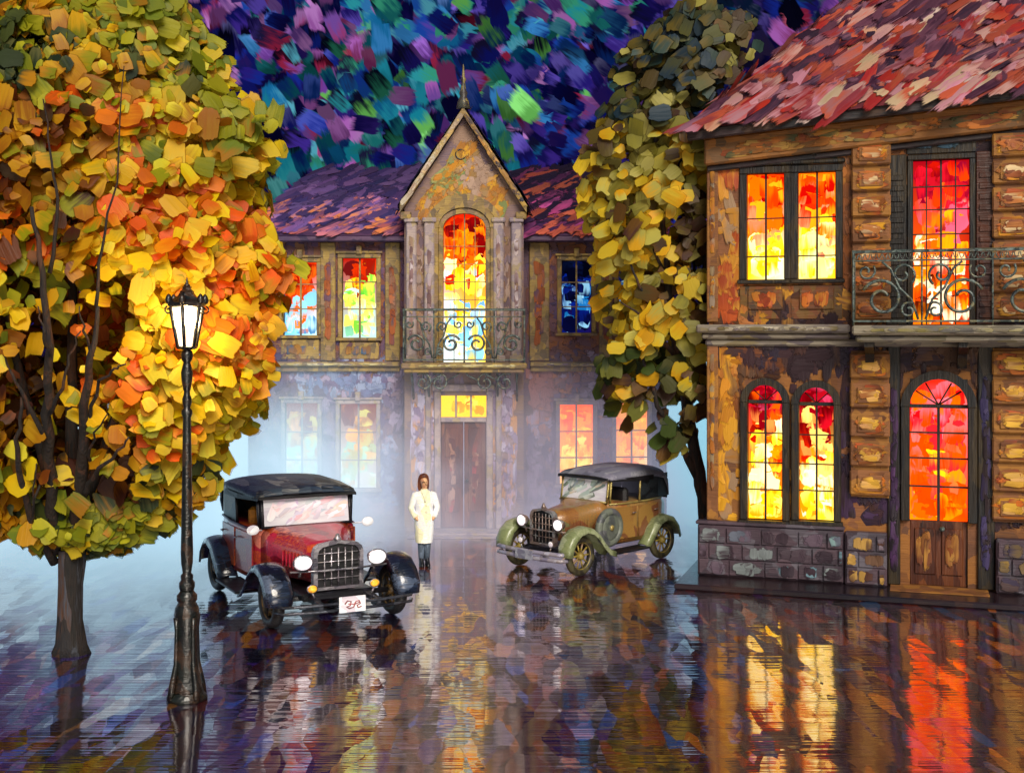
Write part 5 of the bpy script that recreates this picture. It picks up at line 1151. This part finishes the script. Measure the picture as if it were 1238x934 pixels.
carB = dict(seat=M_black, body=paint('tan_coachwork', [(130, 84, 46), (160, 112, 56), (120, 104, 66), (176, 130, 70), (130, 70, 46), (116, 116, 76)], (4, 3, 3), rough=.3, coat=.4, bump=.3),
            door=paint('tan_door', [(140, 96, 50), (156, 120, 60), (120, 70, 46), (116, 110, 66)], (4, 3, 3), rough=.3, coat=.4, bump=.3),
            fender=paint('olive_mudguard', [(96, 104, 66), (130, 140, 96), (112, 120, 80), (160, 168, 130), (84, 92, 64)], (5, 4, 5), rough=.3, coat=.4, bump=.3),
            roof=paint('grey_canvas', [(90, 90, 106), (120, 120, 136), (100, 96, 120), (150, 150, 160), (70, 76, 90)], (6, 2.2, 6), rot=(0, 0, .7), rough=.5, bump=.5),
            chrome=paint('dull_nickel', [(110, 96, 90), (150, 130, 120), (90, 76, 80), (170, 170, 170)], (11, 11, 11), rough=.3, metal=.4), bumper=paint('lilac_bumper', [(120, 114, 140), (160, 156, 176), (140, 130, 130), (180, 180, 196)], (9, 9, 9), rough=.3, metal=.2),
            dark=carA['dark'], black=M_black, trim=paint('brass_trim', [(150, 130, 70), (180, 164, 100), (120, 100, 60)], (8, 8, 8), rough=.3, metal=.3), tyre=paint('olive_tyre', [(50, 44, 30), (30, 28, 26), (80, 74, 44), (40, 36, 30)], (9, 9, 9), rough=.5),
            rim=paint('ochre_rim', [(130, 110, 40), (160, 140, 60), (110, 90, 50), (150, 120, 90)], (12, 12, 12), rough=.4), lens=M_lens, amber=M_white, white=M_white, plate=paint('grey_plate', [(130, 134, 150), (160, 164, 176), (110, 110, 130)], (9, 9, 9), rough=.4), red=carA['red'],
            screen=M_screen, screen_reflection_cols=[(190, 204, 200), (160, 176, 170), (210, 216, 210), (120, 130, 120), (200, 190, 170)], curtain=paint('black_curtain', [(10, 14, 16), (24, 30, 34), (40, 46, 50), (14, 14, 18)], (5, 4, 5), rough=.4), spare=paint('grey_spare', [(84, 90, 84), (110, 116, 104), (70, 74, 76), (96, 96, 100)], (6, 6, 6), rough=.4))
aA = math.radians(28); sA = 1.30; fx, fy = wx(328, 17.6), 17.6
build_car('crimson vintage touring car with dark canvas top and black mudguards', (fx + .71 * sA * math.cos(aA), fy + .71 * sA * math.sin(aA), 0), aA, (1.30, 1.2, 1.0), carA, 1)
aB = math.radians(-44); sB = 1.0; fx, fy = wx(701, 21.3), 21.3
build_car('tan and olive vintage touring car with grey canvas top and side spare wheel', (fx - .71 * sB * math.cos(aB), fy - .71 * sB * math.sin(aB), 0), aB, (1.0, .96, .93), carB, 2)

# ------------------------------------------------------------------ person in a white coat
def build_person():
    d = 22.2; root = thing('person', 'person in long white coat with brown hair standing near the villa door', 'person', (wx(513, d), d, 0), math.radians(12)); root.scale = (.9, .95, .965)
    J = {}; V = []; E = []; Rr = []
    def j(n, p, r, par=None):
        J[n] = len(V); V.append(p); Rr.append(r)
        if par: E.append((J[par], J[n]))
    j('pelvis', (0, 0, .88), (.14, .105)); j('waist', (0, 0, 1.04), (.125, .095), 'pelvis'); j('chest', (0, -.01, 1.22), (.15, .105), 'waist'); j('shoulders', (0, .0, 1.325), (.085, .055), 'chest'); j('neck', (0, 0, 1.41), (.05, .05), 'shoulders')
    j('chin', (.0, -.02, 1.475), (.062, .07), 'neck'); j('face', (-.008, -.02, 1.54), (.078, .09), 'chin'); j('brow', (-.014, -.01, 1.59), (.08, .092), 'face'); j('top', (-.016, .0, 1.645), (.045, .055), 'brow'); j('nose', (-.01, -.118, 1.535), (.014, .014), 'face')
    for s, nm in ((-1, 'l'), (1, 'r')):
        j('sh' + nm, (s * .15, 0, 1.30), (.05, .048), 'shoulders'); j('el' + nm, (s * .25, .02, 1.08), (.043, .043), 'sh' + nm); j('wr' + nm, (s * .175, -.09, .90), (.032, .03), 'el' + nm); j('ha' + nm, (s * .14, -.12, .86), (.036, .026), 'wr' + nm)
        j('hp' + nm, (s * .075, 0, .80), (.095, .09), 'pelvis'); j('kn' + nm, (s * .062, -.01, .47), (.058, .058), 'hp' + nm); j('cf' + nm, (s * .06, .015, .32), (.055, .055), 'kn' + nm); j('an' + nm, (s * .055, .02, .09), (.036, .036), 'cf' + nm); j('to' + nm, (s * .065, -.13, .04), (.04, .032), 'an' + nm)
    me = bpy.data.meshes.new('body'); me.from_pydata(V, E, []); o = bpy.data.objects.new('body', me); COL.objects.link(o); o.parent = root
    sk_ = o.modifiers.new('skin', 'SKIN'); sk_.use_smooth_shade = True
    for i, r in enumerate(Rr): me.skin_vertices[0].data[i].radius = r
    me.skin_vertices[0].data[0].use_root = True
    ss = o.modifiers.new('smooth', 'SUBSURF'); ss.levels = 2; ss.render_levels = 2
    me.materials.append(paint('skin', [(220, 164, 120), (232, 186, 140), (204, 144, 108)], (12, 12, 12), rough=.5, bump=.1))
    M_coat = paint('white_coat_glow', [(226, 226, 230), (240, 240, 242), (236, 228, 180), (214, 216, 224), (240, 236, 210)], (7, 7, 4), rough=.7, bump=.4, emit=.12)  # faint glow of its own added to the cloth
    c = MB(); seq = [(1.43, .064, .064), (1.405, .075, .072), (1.385, .115, .085), (1.345, .175, .10), (1.31, .195, .108), (1.22, .195, .125), (1.08, .17, .118), (1.0, .172, .122), (.88, .195, .14), (.7, .19, .15), (.55, .175, .15), (.44, .165, .145)]
    rings = [[(a * math.cos(2 * PI * k / 22) * (1 + (.04 * math.sin(k * 2.4) if z < 1 else 0)), b * math.sin(2 * PI * k / 22) * (1 + (.05 * math.cos(k * 1.9) if z < 1 else 0)), z) for k in range(22)] for z, a, b in seq]; c.loft(rings, 0, True, True, False)
    for s in (-1, 1): c.tube([(s * .12, 0, 1.335), (s * .18, 0, 1.31), (s * .225, .01, 1.2), (s * .262, .02, 1.08), (s * .22, -.04, .98), (s * .185, -.085, .91)], [.06, .075, .068, .062, .056, .052], 12)
    c.tube([(-.06, -.085, 1.38), (-.02, -.115, 1.3), (0, -.13, 1.2)], .016, 6); c.tube([(.06, -.085, 1.38), (.02, -.115, 1.3), (0, -.13, 1.2)], .016, 6)
    co_ = c.build('coat', M_coat, root)
    for k in range(4):
        b = MB(); b.lathe([(0, 0), (.016, 0), (.012, -.012), (0, -.014)], 8, (.02, -.128 - .006 * k, 1.14 - k * .12), 'y'); b.build('button', M_coat, co_)
    for s in (-1, 1):
        t = MB(); t.tube([(s * .07, 0, .7), (s * .062, -.01, .47), (s * .06, .015, .32), (s * .055, .02, .1)], [.098, .072, .068, .052], 12); t.build('trouser_leg', paint('slate_trousers', [(80, 96, 116), (110, 126, 146), (70, 84, 100), (136, 148, 164)], (9, 9, 3), rough=.6), root)
        b = MB(); b.loft([[(s * .06 + r * math.cos(2 * PI * k / 12), y0 + l * math.sin(2 * PI * k / 12), z) for k in range(12)] for r, l, y0, z in ((.052, .13, -.04, .0), (.056, .135, -.04, .03), (.05, .11, -.03, .07), (.048, .055, .015, .13), (.05, .052, .018, .17))]); b.build('shoe', carA['dark'], root)
    h = MB(); rings = []
    for z, a, b, y in ((1.715, .02, .02, .01), (1.70, .065, .07, .012), (1.66, .098, .105, .016), (1.60, .112, .112, .03), (1.54, .115, .10, .045), (1.47, .115, .085, .055), (1.41, .105, .07, .06), (1.37, .07, .05, .06)):
        rings.append([(-.012 + a * math.cos(2 * PI * k / 20), y + b * math.sin(2 * PI * k / 20) * (1 if math.sin(2 * PI * k / 20) > 0 or z > 1.62 else .12), z) for k in range(20)])
    h.loft(rings); h.build('hair', paint('auburn_hair', [(70, 30, 16), (110, 54, 26), (60, 24, 16), (130, 70, 34)], (9, 9, 3), rough=.5, streak=(50, 50, 6)), root)
    for s in (-1, 1): e = MB(); e.lathe([(0, 0), (.011, 0), (.008, -.006), (0, -.008)], 8, (-.012 + s * .032, -.098, 1.56), 'y'); e.build('eye', M_black, root)
    m_ = MB(); m_.tube([(-.032, -.092, 1.487), (-.01, -.1, 1.483), (.014, -.092, 1.487)], .006, 6); m_.build('mouth', carA['red'], root)
build_person()

# ------------------------------------------------------------------ drifting mist
def build_mist():
    m, nt, out = newmat('mist'); L = nt.links.new
    g = N(nt, 'ShaderNodeNewGeometry'); sp = N(nt, 'ShaderNodeSeparateXYZ'); L(g.outputs['Position'], sp.inputs[0])
    nz = N(nt, 'ShaderNodeTexNoise', inp={'Scale': .55, 'Detail': 3.0}); L(g.outputs['Position'], nz.inputs['Vector'])
    hz = N(nt, 'ShaderNodeMapRange', interpolation_type='SMOOTHSTEP', inp={'From Min': 0.0, 'From Max': 4.1, 'To Min': 1.0, 'To Max': 0.0}); L(sp.outputs[2], hz.inputs[0]); hm = N(nt, 'ShaderNodeMapRange', inp={'From Min': -8.0, 'From Max': -5.0, 'To Min': 1.7, 'To Max': 4.1}); L(sp.outputs[0], hm.inputs[0]); L(hm.outputs[0], hz.inputs['From Max'])
    lx = N(nt, 'ShaderNodeMapRange', interpolation_type='SMOOTHSTEP', inp={'From Min': -5.0, 'From Max': -1.6, 'To Min': 1.1, 'To Max': .40}); L(sp.outputs[0], lx.inputs[0])
    nr = N(nt, 'ShaderNodeMapRange', inp={'From Min': .35, 'From Max': .65, 'To Min': .25, 'To Max': 1.3}); L(nz.outputs[0], nr.inputs[0])
    a = N(nt, 'ShaderNodeMath', operation='MULTIPLY'); L(hz.outputs[0], a.inputs[0]); L(lx.outputs[0], a.inputs[1])
    b = N(nt, 'ShaderNodeMath', operation='MULTIPLY'); L(a.outputs[0], b.inputs[0]); L(nr.outputs[0], b.inputs[1])
    yr = N(nt, 'ShaderNodeMapRange', interpolation_type='SMOOTHSTEP', inp={'From Min': 17.6, 'From Max': 26.0, 'To Min': .24, 'To Max': 1.0}); L(sp.outputs[1], yr.inputs[0])
    b0 = b; b = N(nt, 'ShaderNodeMath', operation='MULTIPLY'); L(b0.outputs[0], b.inputs[0]); L(yr.outputs[0], b.inputs[1])
    dn = N(nt, 'ShaderNodeMath', operation='MULTIPLY', inp={1: .80}); L(b.outputs[0], dn.inputs[0])
    es = N(nt, 'ShaderNodeMath', operation='MULTIPLY', inp={1: .58}); L(b.outputs[0], es.inputs[0])  # mist emits its own glow in place of scattered light
    cx = N(nt, 'ShaderNodeMapRange', inp={'From Min': -4.5, 'From Max': 4.5}); L(sp.outputs[0], cx.inputs[0])
    rp = N(nt, 'ShaderNodeValToRGB'); L(cx.outputs[0], rp.inputs[0]); rp.color_ramp.elements[0].color = (.50, .76, .90, 1); rp.color_ramp.elements[1].color = (.28, .68, .82, 1); e_ = rp.color_ramp.elements.new(.36); e_.color = (.56, .52, .66, 1); e_ = rp.color_ramp.elements.new(.8); e_.color = (.50, .48, .64, 1)
    pv = N(nt, 'ShaderNodeVolumePrincipled', inp={'Anisotropy': .0}); pv.inputs['Color'].default_value = (.85, .88, .95, 1)
    L(dn.outputs[0], pv.inputs['Density']); L(es.outputs[0], pv.inputs['Emission Strength']); L(rp.outputs[0], pv.inputs['Emission Color']); L(pv.outputs[0], out.inputs['Volume'])
    mb = MB(); pl_ = [(-22, 17.6), (-5.7, 17.6), (-5.2, 23.6), (12, 23.6), (12, 52), (-22, 52)]
    mb.add([(x, y, .01) for x, y in pl_] + [(x, y, 4.1) for x, y in pl_], [(5, 4, 3, 2, 1, 0), (6, 7, 8, 9, 10, 11)] + [(i, (i + 1) % 6, (i + 1) % 6 + 6, i + 6) for i in range(6)]); o = mb.build('mist', m); tag(o, kind='stuff', label='pale blue mist lying low around the villa')
build_mist()
